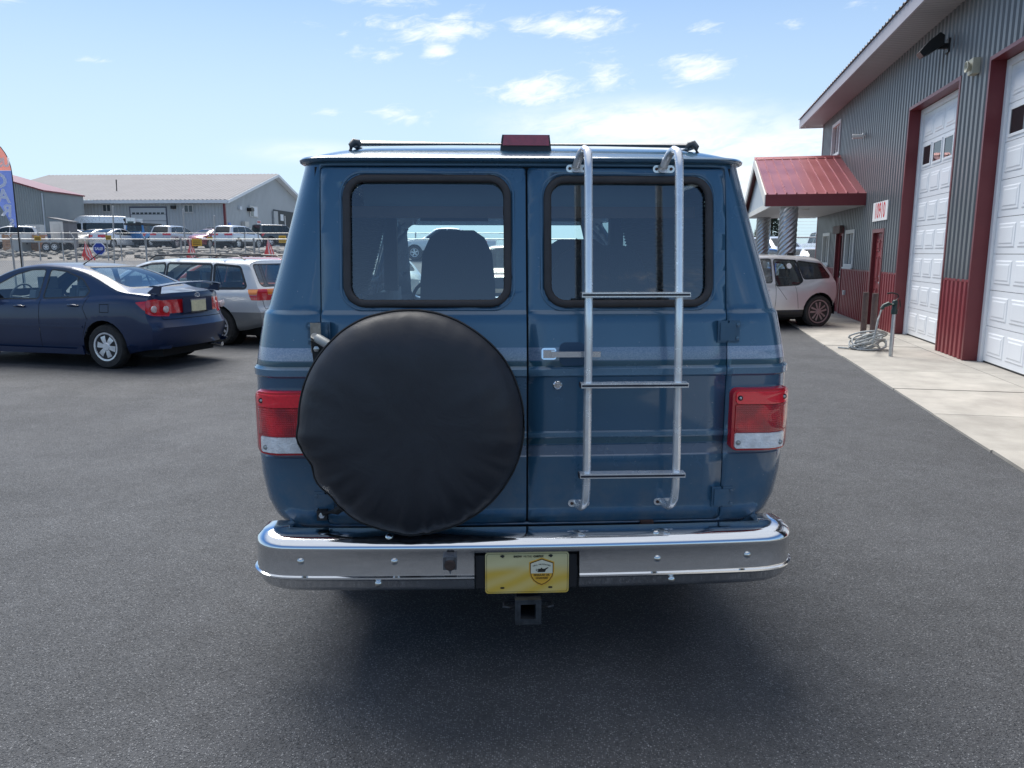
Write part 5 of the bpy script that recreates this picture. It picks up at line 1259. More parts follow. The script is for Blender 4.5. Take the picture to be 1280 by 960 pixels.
# ------------------------------------------------------------------ white wagon with grey cladding
WPAINT = paint('wagon_white', (.60, .615, .61), .15, .3); CLAD = paint('wagon_grey', (.25, .255, .25), .25, .35)
AMBER = mat('amber_lens', (.75, .22, .02), .15, coat=1.0)
wagon = dict(x0=-2.32, x1=2.35, W=.87, n=70, trimw=.042, tumble=.34, sq=3.4,
    top=[(-2.35, 1.475), (-1.8, 1.505), (-1.0, 1.52), (-.2, 1.525), (.35, 1.49), (.75, 1.36), (1.1, 1.16), (1.35, 1.04), (1.8, .96), (2.35, .80)],
    belt=[(-2.35, .985), (-1.0, .975), (0, .96), (1.2, .95), (1.4, .94), (1.9, .88), (2.35, .72)],
    wid=[(-2.35, .82), (-1.9, .85), (-1.3, .87), (1.2, .87), (1.8, .85), (2.35, .77)], sill=[(-2.35, .36), (-1.8, .28), (-1.4, .25), (1.8, .25), (2.35, .3)],
    rear=[(.3, -2.22), (.45, -2.33), (.62, -2.33), (.70, -2.28), (.95, -2.24), (1.1, -2.14), (1.42, -1.93), (1.53, -1.86)], front=[(.2, 2.2), (.4, 2.35), (.6, 2.35), (.85, 2.2)], kr=.16, kf=.4, Lr=.6,
    axles=(-1.32, 1.33), r=.335, ra=.39, tw=.205, rimr=.21, spokes=5, style='double',
    side_glass=[rnd_poly([(-1.24, 1.02), (-1.87, 1.03), (-1.70, 1.36), (-1.20, 1.40)], .035), rnd_poly([(-.17, 1.0), (-1.14, 1.015), (-1.11, 1.40), (-.19, 1.415)], .035), rnd_poly([(-.08, 1.0), (-.10, 1.415), (.22, 1.40), (.50, 1.32), (.92, 1.06), (.92, .99)], .035)],
    wind=rnd_poly([(-.62, 1.08), (.62, 1.08), (.55, 1.42), (-.55, 1.42)], .06), windf=lambda c: c.x > .2,
    rearwin=rnd_poly([(-.64, 1.05), (.64, 1.05), (.55, 1.41), (-.55, 1.41)], .06), rearf=lambda c: c.x < -1.6,
    seams=[(-.125, .3, -.13, .98), (-1.16, .75, -1.17, .98), (1.02, .35, 1.0, .96)], rseams=[(-.72, .98, -.70, .66), (.72, .98, .70, .66), (-.70, .66, .70, .66)],
    lamps=[('tail_lamp', rnd_poly([(.60, .83), (.58, 1.0), (.87, 1.0), (.87, .80)], .02), 0, -1, LAMPRED, .004, {'nmin': .5}),
           ('tail_lamp_wrap', rnd_poly([(-2.4, .80), (-2.4, .90), (-1.98, .895), (-2.03, .81)], .015), 1, 1, LAMPRED, .004, {}),
           ('turn_lamp', rnd_poly([(-2.4, .905), (-2.4, 1.0), (-1.93, .995), (-1.98, .9)], .015), 1, 1, AMBER, .004, {}),
           ('head_lamp', rnd_poly([(.45, .68), (.45, .80), (.80, .84), (.82, .72)], .03), 0, 1, HEADL, .003, {})],
    clad=(.60, CLAD), seats=[(.3, .36), (.3, -.36), (-.65, .36), (-.65, -.36)], seatm=mat('tan_cloth', (.2, .19, .17), .9), dash=.8, dashz=.95, steer=(.65, .36, 1.0), handles=[(.15, .88, .86), (-.85, .90, .86)], handlem=WPAINT, mirror=(.82, 1.04, .82), paint=WPAINT)
C2 = make_car('parked_wagon', wagon, (-5.17 + .25 - 1.32 * .951, 13.59 + .80 + 1.32 * .309, 0), -72, 'white station wagon with grey lower cladding and black roof rails', 'cars parked beside the van')
RB = mat('roof_rail_black', (.025, .027, .03), .5)
for sg in (1, -1):
    tb('roof_rail', [(-1.75, sg * .56, 1.50), (-1.62, sg * .57, 1.565), (-.6, sg * .585, 1.59), (.15, sg * .575, 1.575), (.32, sg * .56, 1.50)], [.016, .018, .018, .018, .014], RB, C2, 8)
for xq in (-1.25, -.25): tb('cross_bar', [(xq, -.58, 1.595), (xq, 0, 1.605), (xq, .58, 1.595)], .018, RB, C2, 8)
b = bmesh.new(); box(b, -2.34, -2.0, -.60, .60, .40, .47); bevel(b, .02); mk('rear_step', b, PLASTIC, C2, smooth=40)
plate_on(C2, -2.30, .80)
# ------------------------------------------------------------------ silver electric hatchback on the right
SILV = paint('silver_paint', (.58, .58, .60), .4, .3); I3B = mat('gloss_black', (.012, .012, .014), .12, coat=1.0)
hatch = dict(x0=-1.86, x1=2.02, W=.885, n=64, tumble=.30, sq=3.2, trimw=.03, trim=I3B,
    top=[(-2.0, 1.50), (-1.5, 1.535), (-.8, 1.575), (0, 1.59), (.6, 1.555), (1.0, 1.42), (1.4, 1.18), (1.55, 1.08), (1.8, .99), (2.02, .85)],
    belt=[(-2.0, 1.03), (-1.45, 1.05), (-.9, .93), (0, .93), (1.3, .94), (1.6, .93), (2.02, .75)],
    wid=[(-2.0, .80), (-1.5, .87), (-1.1, .885), (1.2, .88), (1.7, .85), (2.02, .76)], sill=[(-2, .36), (-1.2, .24), (1.6, .22), (2.02, .3)],
    rear=[(.25, -1.68), (.5, -1.83), (.75, -1.87), (.95, -1.86), (1.1, -1.79), (1.3, -1.64), (1.48, -1.46), (1.56, -1.40)], front=[(.2, 1.9), (.5, 2.02), (.8, 1.98)], kr=.12, kf=.3, Lr=.7,
    axles=(-1.33, 1.24), r=.352, ra=.405, tw=.17, rimr=.255, spokes=5, style='double', rim=mat('two_tone_rim', (.34, .30, .31), .35, .6, var=.2, vscale=30),
    side_glass=[rnd_poly([(-.98, 1.07), (-1.62, 1.10), (-1.42, 1.36), (-.86, 1.43)], .04), rnd_poly([(-.28, .93), (-.80, .95), (-.92, 1.02), (-.80, 1.44), (-.28, 1.465)], .04), rnd_poly([(-.16, 1.0), (-.18, 1.47), (.4, 1.45), (.7, 1.36), (1.2, 1.06), (1.2, 1.0)], .04)],
    wind=rnd_poly([(-.62, 1.1), (.62, 1.1), (.56, 1.48), (-.56, 1.48)], .06), windf=lambda c: c.x > .4,
    rearwin=rnd_poly([(-.62, .80), (.62, .80), (.55, 1.44), (-.55, 1.44)], .08), rearf=lambda c: c.x < -1.2, rearglass=glass_mat('dark_hatch', (.12, .12, .13), 1, opaque=.7, base=(.012, .012, .014)),
    seams=[(-.22, .42, -.24, .95), (-.24, .95, -.50, .62), (1.1, .4, 1.1, .95), (-.80, .42, -.72, .93)],
    lamps=[('tail_lamp', rnd_poly([(.45, .86), (.45, .94), (.80, .94), (.80, .86)], .03), 0, -1, LAMPRED, -.002, {})],
    clad=(.40, PLASTIC), seats=[(.25, .36), (.25, -.36), (-.6, .36), (-.6, -.36)], dash=.85, dashz=.98, handles=[(.02, .84, .877)], handlem=SILV, mirror=(.95, 1.08, .84), paint=SILV)
C3 = make_car('electric_hatchback', hatch, (5.22, 17.45, 0), -105, 'silver electric hatchback with double spoke wheels in front of the canopy', 'cars parked by the building')
BLU = mat('blue_accent', (.02, .18, .45), .3, coat=.8)
for sg in (1, -1): bx('sill_accent', (-.85, .9, min(sg * .858, sg * .872), max(sg * .858, sg * .872), .375, .392), BLU, C3, .003)
bx('roof_fin', (-1.2, -1.05, -.02, .02, 1.55, 1.62), BLACK, C3, .012)
for sg in (1, -1):
    b = bmesh.new(); lathe(b, [(.001, .002), (.062, .002), (.062, 0)], 20, 'y', (0, 0, 0))
    o_ = mk('window_sticker', b, mat('sticker_white', (.75, .75, .75), .5), C3); o_.location = (-.60, sg * .745, 1.34); o_.rotation_euler = (R(-17) * -sg, 0, 0)
# ================================================================== far cars
def variant(base, **k):
    d = dict(base); d.update(k); return d
def lamp_set(z0, z1, x0):
    return [('tail_lamp', rnd_poly([(.72, z0), (.72, z1), (.93, z1), (.93, z0)], .02), 0, -1, LAMPRED, .003, {'nmin': .4}), ('tail_lamp_wrap', rnd_poly([(x0 - .3, z0), (x0 - .3, z1), (x0 + .22, z1), (x0 + .16, z0)], .02), 1, 1, LAMPRED, .003, {})]
suv = dict(x0=-2.2, x1=2.25, W=.92, n=44, tumble=.30, sq=3.4,
    top=[(-2.25, 1.60), (-1.8, 1.65), (-1, 1.68), (-.1, 1.67), (.35, 1.60), (.8, 1.38), (1.15, 1.17), (1.4, 1.10), (1.9, 1.02), (2.3, .88)], belt=[(-2.25, 1.06), (-1, 1.04), (1.2, 1.0), (1.5, 1.0), (2.3, .8)],
    wid=[(-2.25, .86), (-1.8, .90), (-1.2, .92), (1.3, .92), (1.8, .90), (2.3, .8)], sill=[(-2.25, .42), (-1.6, .30), (1.7, .28), (2.3, .36)],
    rear=[(.3, -2.1), (.5, -2.22), (.75, -2.22), (.85, -2.17), (1.1, -2.12), (1.5, -1.92), (1.65, -1.84)], front=[(.2, 2.15), (.5, 2.27), (.8, 2.26), (1.0, 2.15)], kr=.16, kf=.32, Lr=.6,
    axles=(-1.33, 1.33), r=.355, ra=.41, tw=.22, rimr=.23, spokes=5, trimw=.03,
    side_glass=[rnd_poly([(-1.18, 1.11), (-1.80, 1.14), (-1.64, 1.46), (-1.14, 1.52)], .04), rnd_poly([(-.20, 1.08), (-1.10, 1.10), (-1.07, 1.53), (-.22, 1.55)], .04), rnd_poly([(-.10, 1.08), (-.12, 1.55), (.2, 1.52), (.45, 1.44), (.95, 1.16), (.95, 1.06)], .04)],
    wind=rnd_poly([(-.64, 1.16), (.64, 1.16), (.57, 1.55), (-.57, 1.55)], .06), windf=lambda c: c.x > .2, rearwin=rnd_poly([(-.62, 1.14), (.62, 1.14), (.55, 1.52), (-.55, 1.52)], .06), rearf=lambda c: c.x < -1.5,
    lamps=lamp_set(.92, 1.06, -2.2) + [('head_lamp', rnd_poly([(.5, .80), (.5, .92), (.86, .95), (.88, .84)], .02), 0, 1, HEADL, .003, {}), ('grille', rnd_poly([(-.42, .62), (.42, .62), (.42, .86), (-.42, .86)], .03), 0, 1, PLASTIC, .001, {'mirror': False})],
    clad=(.50, PLASTIC), mirror=(.85, 1.12, .88), paint=SILV)
boxy = variant(suv, top=[(-2.1, 1.80), (-1.5, 1.83), (0, 1.84), (.35, 1.80), (.62, 1.50), (.85, 1.22), (1.0, 1.17), (1.9, 1.12), (2.2, 1.02)], belt=[(-2.1, 1.14), (.8, 1.12), (1.0, 1.10), (2.2, .98)], tumble=.16, x0=-2.05, x1=2.15,
    rear=[(.3, -2.0), (.5, -2.08), (1.1, -2.06), (1.8, -1.98)], front=[(.3, 2.1), (.6, 2.17), (1.1, 2.15)], kr=.06, kf=.10, Lr=.3, Lf=.4, r=.40, ra=.47, tw=.27, rimr=.22,
    side_glass=[rnd_poly([(-1.05, 1.20), (-1.88, 1.20), (-1.86, 1.68), (-1.05, 1.70)], .04), rnd_poly([(-.12, 1.20), (-.97, 1.20), (-.97, 1.70), (-.12, 1.71)], .04), rnd_poly([(-.02, 1.20), (-.02, 1.71), (.28, 1.70), (.66, 1.28), (.66, 1.19)], .04)],
    wind=rnd_poly([(-.70, 1.24), (.70, 1.24), (.64, 1.74), (-.64, 1.74)], .05), windf=lambda c: c.x > .2, rearwin=rnd_poly([(-.66, 1.22), (.66, 1.22), (.62, 1.70), (-.62, 1.70)], .05), rearf=lambda c: c.x < -1.7,
    lamps=[('tail_lamp', rnd_poly([(.74, .85), (.74, 1.10), (.88, 1.10), (.88, .85)], .02), 0, -1, LAMPRED, .003, {}), ('head_lamp', [(.62 + .13 * math.cos(R(a)), .90 + .13 * math.sin(R(a))) for a in range(0, 360, 24)], 0, 1, HEADL, .004, {}), ('grille', rnd_poly([(-.46, .76), (.46, .76), (.46, 1.02), (-.46, 1.02)], .03), 0, 1, PLASTIC, .002, {'mirror': False}), ('front_bumper', rnd_poly([(-.84, .44), (.84, .44), (.84, .66), (-.84, .66)], .02), 0, 1, PLASTIC, .004, {'mirror': False})],
    clad=(.62, PLASTIC), mirror=(.70, 1.22, .90))
pickup = variant(suv, x0=-2.75, x1=2.65, n=54, top=[(-2.8, 1.08), (-1.0, 1.09), (-.93, 1.12), (-.86, 1.62), (-.7, 1.72), (0, 1.76), (.5, 1.73), (.9, 1.50), (1.3, 1.20), (1.5, 1.14), (2.2, 1.08), (2.7, .98)], belt=[(-2.8, 1.05), (-1, 1.06), (1.3, 1.06), (2.7, .92)],
    rear=[(.3, -2.7), (.5, -2.78), (1.1, -2.76)], front=[(.3, 2.6), (.6, 2.68), (1.1, 2.62)], kr=.06, kf=.22, Lr=.3, axles=(-1.75, 1.75), r=.38, ra=.44,
    side_glass=[rnd_poly([(-.10, 1.12), (-.76, 1.13), (-.72, 1.60), (-.10, 1.64)], .04), rnd_poly([(0, 1.12), (0, 1.64), (.45, 1.62), (1.05, 1.2), (1.05, 1.12)], .04)], rearwin=rnd_poly([(-.6, 1.2), (.6, 1.2), (.55, 1.6), (-.55, 1.6)], .05), rearf=lambda c: -1 < c.x < -.6, windf=lambda c: .4 < c.x < 1.6,
    lamps=[('tail_lamp', rnd_poly([(.76, .72), (.76, 1.0), (.92, 1.0), (.92, .72)], .02), 0, -1, LAMPRED, .003, {}), ('head_lamp', rnd_poly([(.5, .82), (.5, .96), (.86, .96), (.86, .82)], .02), 0, 1, HEADL, .003, {})], mirror=(1.0, 1.18, .90))
hivan = variant(suv, x0=-2.9, x1=2.85, W=1.0, n=50, tumble=.10, sq=5, top=[(-2.9, 2.62), (-2.2, 2.68), (.9, 2.70), (1.3, 2.55), (1.75, 2.05), (2.1, 1.62), (2.3, 1.38), (2.85, 1.05)], belt=[(-2.9, 1.25), (1.4, 1.25), (2.1, 1.15), (2.3, 1.1), (2.85, .85)],
    wid=[(-2.9, .96), (-2.6, 1.0), (1.8, 1.0), (2.85, .86)], rear=[(.3, -2.85), (.6, -2.92), (2.7, -2.84)], front=[(.3, 2.75), (.6, 2.88), (1.0, 2.82)], kr=.05, Lr=.3, axles=(-1.75, 1.75), r=.35, ra=.40,
    side_glass=[rnd_poly([(-2.65, 1.42), (.75, 1.42), (.75, 2.02), (-2.65, 2.02)], .06), rnd_poly([(.95, 1.35), (.95, 2.0), (1.35, 1.98), (1.95, 1.5), (1.95, 1.32)], .06)], wind=rnd_poly([(-.78, 1.42), (.78, 1.42), (.74, 2.15), (-.74, 2.15)], .06), windf=lambda c: c.x > 1, rearwin=rnd_poly([(-.8, .70), (.8, .70), (.8, 2.45), (-.8, 2.45)], .05), rearf=lambda c: c.x < -2.4,
    rearglass=mat('open_cargo_dark', (.02, .02, .022), .9), lamps=[('tail_lamp', rnd_poly([(.88, 1.0), (.88, 1.5), (.99, 1.5), (.99, 1.0)], .02), 0, -1, LAMPRED, .003, {})], clad=(.42, PLASTIC), mirror=(1.75, 1.5, 1.0))
sedan_far = variant(sedan, n=44); wagon_far = variant(wagon, n=44); hatch_far = variant(hatch, n=40)
def far(name, sp, px_, D, heading, label, col, group='cars in the yard behind the fence', cat='car', detail=0, metal=.3):
    X = at(px_, 316, D).x; return make_car(name, variant(sp, paint=paint('paint_' + '_'.join('%02d' % int(c * 99) for c in col), col, metal)), (X, D, gh(D) + .02), heading, label, group, cat, detail)
far('parked_suv', suv, 18, 58, -100, 'white estate car behind the wooden crates in the far yard', (.70, .71, .70))
far('parked_sedan', sedan_far, 93, 66, -85, 'dark blue saloon beside the small white shed', (.02, .04, .09))
far('parked_sedan', sedan_far, 122, 65, -162, 'pale beige saloon facing the road in front of the passenger van', (.50, .48, .43))
HV = far('passenger_van', hivan, 123, 71, -97, 'white high roof passenger van with its rear doors open', (.74, .76, .78), cat='van')
for sg, a in ((1, 28), (-1, 12)):
    d = empty('t'); bpy.data.objects.remove(d)
    b = bmesh.new(); box(b, -3.72, -2.93, sg * .96 - .03, sg * .96 + .03, .55, 2.5); bevel(b, .02)
    o_ = mk('rear_door', b, MATS['paint_73_75_77'] if 'paint_73_75_77' in MATS else WPAINT, HV, smooth=40)
    bx('door_window', (-3.58, -3.05, sg * .96 - .036, sg * .96 + .036, 1.45, 2.2), CHEAPGLASS, o_)
far('parked_sedan', sedan_far, 147, 62, 14, 'white saloon with red tail lamps parked before the passenger van', (.66, .69, .72))
BR = far('offroad_suv', boxy, 190, 64.5, 10, 'blue and black off-road vehicle with boxy black hard top', (.03, .17, .42))
bx('hard_top', (-2.04, .30, -.86, .86, 1.72, 1.87), PLASTIC, BR, .05, 3)
far('parked_suv', suv, 221, 61, 8, 'silver sport utility vehicle with dark lower bumper beside the blue off-roader', (.46, .48, .50))
far('parked_sedan', sedan_far, 266, 61, -163, 'dark red saloon facing the road beside the silver crossover', (.22, .012, .02))
far('parked_crossover', variant(suv, n=44), 299, 60, 14, 'pale silver crossover parked nearest the gabled end of the far building', (.58, .61, .64))
far('parked_truck', boxy, 349, 66, 40, 'dark grey vehicle parked before the open bay of the far building', (.04, .045, .05))
OR = make_car('orange_wagon', variant(wagon_far, paint=paint('orange_paint', (.55, .10, .035), .2), clad=(.5, PLASTIC)), (-6.3, 18.2, 0), -72, 'orange wagon mostly hidden behind the white station wagon', 'cars parked beside the van', 'car', 0)
for sg in (1, -1): tb('roof_rail', [(-1.75, sg * .56, 1.50), (-1.62, sg * .57, 1.56), (.15, sg * .575, 1.57), (.32, sg * .56, 1.50)], .018, RB, OR, 8)
# in front of the blue van, seen through its glass
TN = make_car('tan_offroader', variant(boxy, paint=paint('tan_paint', (.50, .34, .22), .1)), (.10, 21.0, 0), 182, 'tan boxy off-road vehicle facing the blue van from ahead', 'cars ahead of the blue van', 'car', 0)
make_car('white_pickup', variant(pickup, paint=paint('pickup_white', (.66, .68, .70), .1)), (at(560, 316, 44).x, 44, gh(44) + .03), -88, 'white pickup truck on the road ahead of the blue van', 'cars ahead of the blue van', 'truck', 0)
make_car('pale_hatchback', variant(hatch_far, paint=paint('pale_green_white', (.55, .60, .56), .1)), (-4.2, 24.5, 0), 150, 'pale hatchback parked ahead and to the left of the blue van', 'cars ahead of the blue van', 'car', 0)
make_car('white_suv', variant(suv, paint=paint('suv_white', (.74, .75, .76), .1)), (2.9, 24, 0), 186, 'white sport utility vehicle facing the blue van beyond the hatchback', 'cars ahead of the blue van', 'car', 0)
for i, (px_, D, hd, col, sp, lab) in enumerate(((947, 36, 165, (.03, .12, .40), hatch_far, 'bright blue hatchback behind the spiral columns'), (970, 40, 170, (.72, .74, .76), suv, 'white sport utility vehicle between the spiral columns'), (1003, 37, 195, (.70, .72, .75), sedan_far, 'white saloon behind the fence post by the building corner'),
        (992, 33, 160, (.05, .10, .30), sedan_far, 'dark blue saloon showing behind the near spiral column'), (1022, 35.5, 200, (.76, .77, .78), suv, 'white sport utility vehicle next to the building corner'), (1035, 42, 180, (.6, .62, .64), pickup, 'silver pickup behind the building corner'))):
    far('parked_car', sp, px_, D, hd, lab, col, 'cars parked beyond the building')

# ================================================================== fences
STEEL = mat('fence_steel', (.46, .48, .50), .5, .55, var=.15, vscale=4)
def link_mat():
    m = bpy.data.materials.new('chain_link'); m.use_nodes = True; t = m.node_tree; L = t.links.new
    b = t.nodes['Principled BSDF']; b.inputs['Base Color'].default_value = (.36, .38, .40, 1); b.inputs['Roughness'].default_value = .5; b.inputs['Metallic'].default_value = .4
    tcn = t.nodes.new('ShaderNodeTexCoord'); se = t.nodes.new('ShaderNodeSeparateXYZ'); L(tcn.outputs['Object'], se.inputs[0])
    def mth(op, a, c=None):
        n = t.nodes.new('ShaderNodeMath'); n.operation = op
        for i, v in enumerate((a, c)):
            if v is None: continue
            if isinstance(v, (int, float)): n.inputs[i].default_value = v
            else: L(v, n.inputs[i])
        return n.outputs[0]
    fac = None
    for sg in (1, -1):
        d = mth('MULTIPLY', mth('ADD', se.outputs[0], mth('MULTIPLY', se.outputs[2], float(sg))), 12.5)
        w = mth('LESS_THAN', mth('ABSOLUTE', mth('SUBTRACT', mth('FRACT', d), .5)), .030); fac = w if fac is None else mth('MAXIMUM', fac, w)
    tr_ = t.nodes.new('ShaderNodeBsdfTransparent'); mx = t.nodes.new('ShaderNodeMixShader'); L(fac, mx.inputs[0]); L(tr_.outputs[0], mx.inputs[1]); L(b.outputs[0], mx.inputs[2]); L(mx.outputs[0], t.nodes['Material Output'].inputs[0])
    return m
LINK = link_mat()
def fence(loc, xs_, hgt, label, arms=(), wires=0, rails=(), rz=0.0, postr=.042):
    E_ = empty('chain_link_fence', loc, rz); tag(E_, label, 'fence')
    x0, x1 = xs_[0], xs_[-1]
    for i, x in enumerate(xs_):
        tb('fence_post', [(x, 0, -.3), (x, 0, hgt + .03)], postr, STEEL, E_, 8)
        if i in arms or wires: tb('barb_arm', [(x, 0, hgt), (x - .18, .0, hgt + .30)] if i in arms else [(x, 0, hgt), (x, .1, hgt + .75)], .014, STEEL, E_, 6)
    tb('top_rail', [(x0, 0, hgt), (x1, 0, hgt)], .034, STEEL, E_, 8)
    for z in rails: tb('mid_rail', [(x0, 0, z), (x1, 0, z)], .02, STEEL, E_, 8)
    for k in range(wires): tb('barbed_wire', [(x0, .1 * (k + 1) / wires, hgt + .75 * (k + 1) / wires), (x1, .1 * (k + 1) / wires, hgt + .75 * (k + 1) / wires)], .006, STEEL, E_, 5)
    b = bmesh.new(); v = [b.verts.new(p) for p in ((x0, .024, 0.02), (x1, .024, .02), (x1, .024, hgt), (x0, .024, hgt))]; b.faces.new(v); mk('chain_link_mesh', b, LINK, E_)
    return E_
def fx(px_, D): return at(px_, 316, D).x
NF = 30.2
fence((0, NF, 0), [fx(p, NF) for p in (-160, -72, 16, 27, 95, 183, 227, 318, 400, 480, 560, 640, 720)], 2.14, 'galvanised chain link fence with angled barb arms along the near side of the road', arms=(2, 4, 5, 6))
fence((0, 43.8, gh(43.8)), [fx(p, 43.8) for p in (-120, -60, -5, 50, 79, 135, 152, 232, 263, 307, 324, 390, 450, 520, 590, 660)], 1.50, 'galvanised chain link fence on the far side of the road below the bank', rails=())
fence((0, 31.5, .03), [11.2, 13.3, 16.3, 19, 22], 2.2, 'chain link fence with barbed wire strands beyond the entrance canopy', wires=6)
YEL = mat('yellow_sign', (.72, .42, .05), .5, var=.1, vscale=10)
for i, (px_, py_, D, w, h, lab) in enumerate(((47, 298, NF - .03, .26, .17, 'small yellow sign on the fence by the wooden crates'), (135.5, 297, NF - .03, .22, .17, 'small yellow sign on the fence in front of the white saloon'), (246, 303, NF - .03, .38, .28, 'larger yellow sign on the fence beside the red saloon'), (262.5, 298, 43.76, .3, .16, 'small yellow sign on the farther fence above the red saloon'), (353, 299, 43.76, .4, .4, 'yellow sign on the farther fence near the open bay'))):
    p = at(px_, py_, D); e = empty('fence_sign', p); tag(e, lab, 'sign', 'yellow signs on the fences')
    bx('sign_panel', (-w / 2, w / 2, -.006, .006, -h / 2, h / 2), YEL, e)
    for zz in (.2, -.05, -.25): bx('print_line', (-w * .38, w * .38, -.008, -.0065, zz * h - .02 * h - .008, zz * h + .008), INK, e)
# tall thin poles
for i, (px_, y0, y1, D, lab) in enumerate(((141, 258, 335, NF + .4, 'thin white pole standing beside the white saloon'), (229, 262, 335, NF + .4, 'thin white leaning pole before the silver sport utility vehicle'), (268, 270, 335, NF + .4, 'thin white pole before the red saloon'))):
    a, c = at(px_ + (4 if i == 1 else 0), y1, D), at(px_, y0, D); a.z = gh(D)
    e = empty('thin_pole', a); tag(e, lab, 'pole', 'thin poles by the fence')
    tb('shaft', [(0, 0, -.1), (c.x - a.x, 0, c.z - a.z)], .032, mat('pole_white', (.45, .47, .48), .5, .3), e, 8)
    b = bmesh.new(); lathe(b, [(.033, c.z - a.z), (.02, c.z - a.z + .03), (.001, c.z - a.z + .035)], 8, 'z', (c.x - a.x, 0, 0)); mk('cap', b, MATS['pole_white'], e)
# red and white pennants
FLW = mat('flag_white', (.82, .81, .81), .8); FLR = mat('flag_red', (.75, .10, .10), .8)
def pennant(px_, py_, lab):
    p = at(px_, py_, NF - .12); e = empty('pennant_flag', p); tag(e, lab, 'flag', 'red and white pennants on the fence'); e.scale = (1.45, 1, 1.15)
    tb('staff', [(-.02, 0, -.75), (0, 0, .05)], .012, FLW, e, 6)
    for k in range(7):                                                  # wavy stripes of the hanging cloth
        b = bmesh.new(); pr_ = None
        for i in range(9):
            t_ = i / 8.0; z = -.02 - .62 * t_; wv = .045 * math.sin(t_ * 6 + k * .8)
            xa = (-.12 * t_ + .0) + (.30 * t_ + .03) * (k / 7.0) - .02; xb = (-.12 * t_) + (.30 * t_ + .03) * ((k + 1) / 7.0) - .02
            if t_ > .85: xa += .06; xb += .06
            c = [b.verts.new((x_, wv + q, z)) for x_ in (xa, xb) for q in (-.002, .002)]
            if pr_:
                for i0, i1 in ((0, 1), (1, 3), (3, 2), (2, 0)): b.faces.new((pr_[i0], pr_[i1], c[i1], c[i0]))
            pr_ = c
        mk('stripe', b, FLR if k % 2 == 0 or k < 2 else FLW, e, smooth=60)
pennant(106.5, 301, 'red and white pennant hanging beside the blue octagonal sale sign'); pennant(237.5, 302, 'red and white pennant hanging above the roof of the white station wagon'); pennant(335, 299, 'red and white pennant hanging near the orange wagon')
# sale sign
p = at(124, 311, NF - .06); e = empty('sale_sign', p); tag(e, 'blue octagonal SALE sign with white rim on the chain link fence', 'sign')
octo = lambda r_: [(r_ * math.cos(R(22.5 + 45 * k)), r_ * math.sin(R(22.5 + 45 * k))) for k in range(8)]
for nm, r_, y_, m_ in (('sign_rim', .265, 0, FLW), ('sign_face', .225, -.0105, mat('sign_blue', (.02, .05, .34), .5))):
    b = bmesh.new(); prism(b, [(x, y_, z) for x, z in octo(r_)], (0, -.01, 0)); mk(nm, b, m_, e)
text_mesh('lettering', 'SALE!', .15, FLW, e, Matrix.Translation((0, -.0225, 0)) @ TXT_BACK, offset=.004, extrude=.001, sx=.9)
# feather banner seen from behind, lettering reversed
FD = 22.0; p = at(25.5, 330, FD); p.z = 0; e = empty('feather_banner', p); tag(e, 'tall red and blue feather banner seen from behind with reversed lettering', 'banner')
BZ = 4.72; w_ = .62
def ban_x(z):                                                            # pole edge (right) and free edge (left)
    t_ = max(0, (z - 3.7) / (BZ - 3.7)); xr = .02 - .47 * t_ ** 2.6; sl = (z - 1.3) / 3.4
    return xr - (.06 + .56 * min(1, max(0, (z - 2.32) / 1.0)) ** .8), xr
tb('pole', [(.03, 0, 0), (.03, 0, 2.0), (.03, 0, 3.7)] + [(.03 - .47 * (k / 8.0) ** 2.6, 0, 3.7 + (BZ - 3.7) * k / 8.0) for k in range(1, 9)] + [(-.58, 0, BZ + .01)], [.02, .018, .014] + [.01] * 9, BLACK, e, 8)
def thin_cloth(name, col):
    m = bpy.data.materials.new(name); m.use_nodes = True; t = m.node_tree; pb_ = t.nodes['Principled BSDF']; pb_.inputs['Base Color'].default_value = (*col, 1); pb_.inputs['Roughness'].default_value = .8
    tl = t.nodes.new('ShaderNodeBsdfTranslucent'); tl.inputs[0].default_value = (*[min(1, c * 1.2) for c in col], 1); mx = t.nodes.new('ShaderNodeMixShader'); mx.inputs[0].default_value = .5
    t.links.new(pb_.outputs[0], mx.inputs[1]); t.links.new(tl.outputs[0], mx.inputs[2]); t.links.new(mx.outputs[0], t.nodes['Material Output'].inputs[0]); return m
NR, NB = thin_cloth('banner_red', (.72, .28, .23)), thin_cloth('banner_blue', (.13, .19, .46))
def cloth(name, z0, z1, m_):
    b = bmesh.new(); pr_ = None; n = 24
    for i in range(n + 1):
        z = z0 + (z1 - z0) * i / n; xl, xr = ban_x(z); row = []
        for j in range(9):
            x = xl + (xr - xl) * j / 8; row.append(b.verts.new((x, .03 * math.sin(z * 5 + j * .7) * (1 - j / 8.0), z)))
        if pr_:
            for j in range(8): b.faces.new((pr_[j], pr_[j + 1], row[j + 1], row[j]))
        pr_ = row
    mk(name, b, m_, e, smooth=60, fix=False)
cloth('red_cloth', 3.86, BZ, NR); cloth('blue_cloth', 2.32, 3.856, NB)
LETW = thin_cloth('banner_white', (.92, .92, .90))
MIR = TXT_BACK @ Matrix.Diagonal((-1, 1, 1, 1))
for ch, x, z, s_, rot in (('C', -.27, 3.58, .56, -8), ('A', -.22, 3.16, .50, 6), ('R', -.17, 2.76, .46, 12), ('S', -.07, 2.44, .26, 10)):
    text_mesh('letter', ch, s_, LETW, e, Matrix.Translation((x, -.055, z)) @ Matrix.Rotation(R(rot), 4, 'Y') @ MIR, extrude=.001, offset=.016, shear=.1)
text_mesh('letter', 'USED', .33, LETW, e, Matrix.Translation((-.31, -.055, 4.06)) @ MIR, extrude=.001, offset=.016, sx=.86)

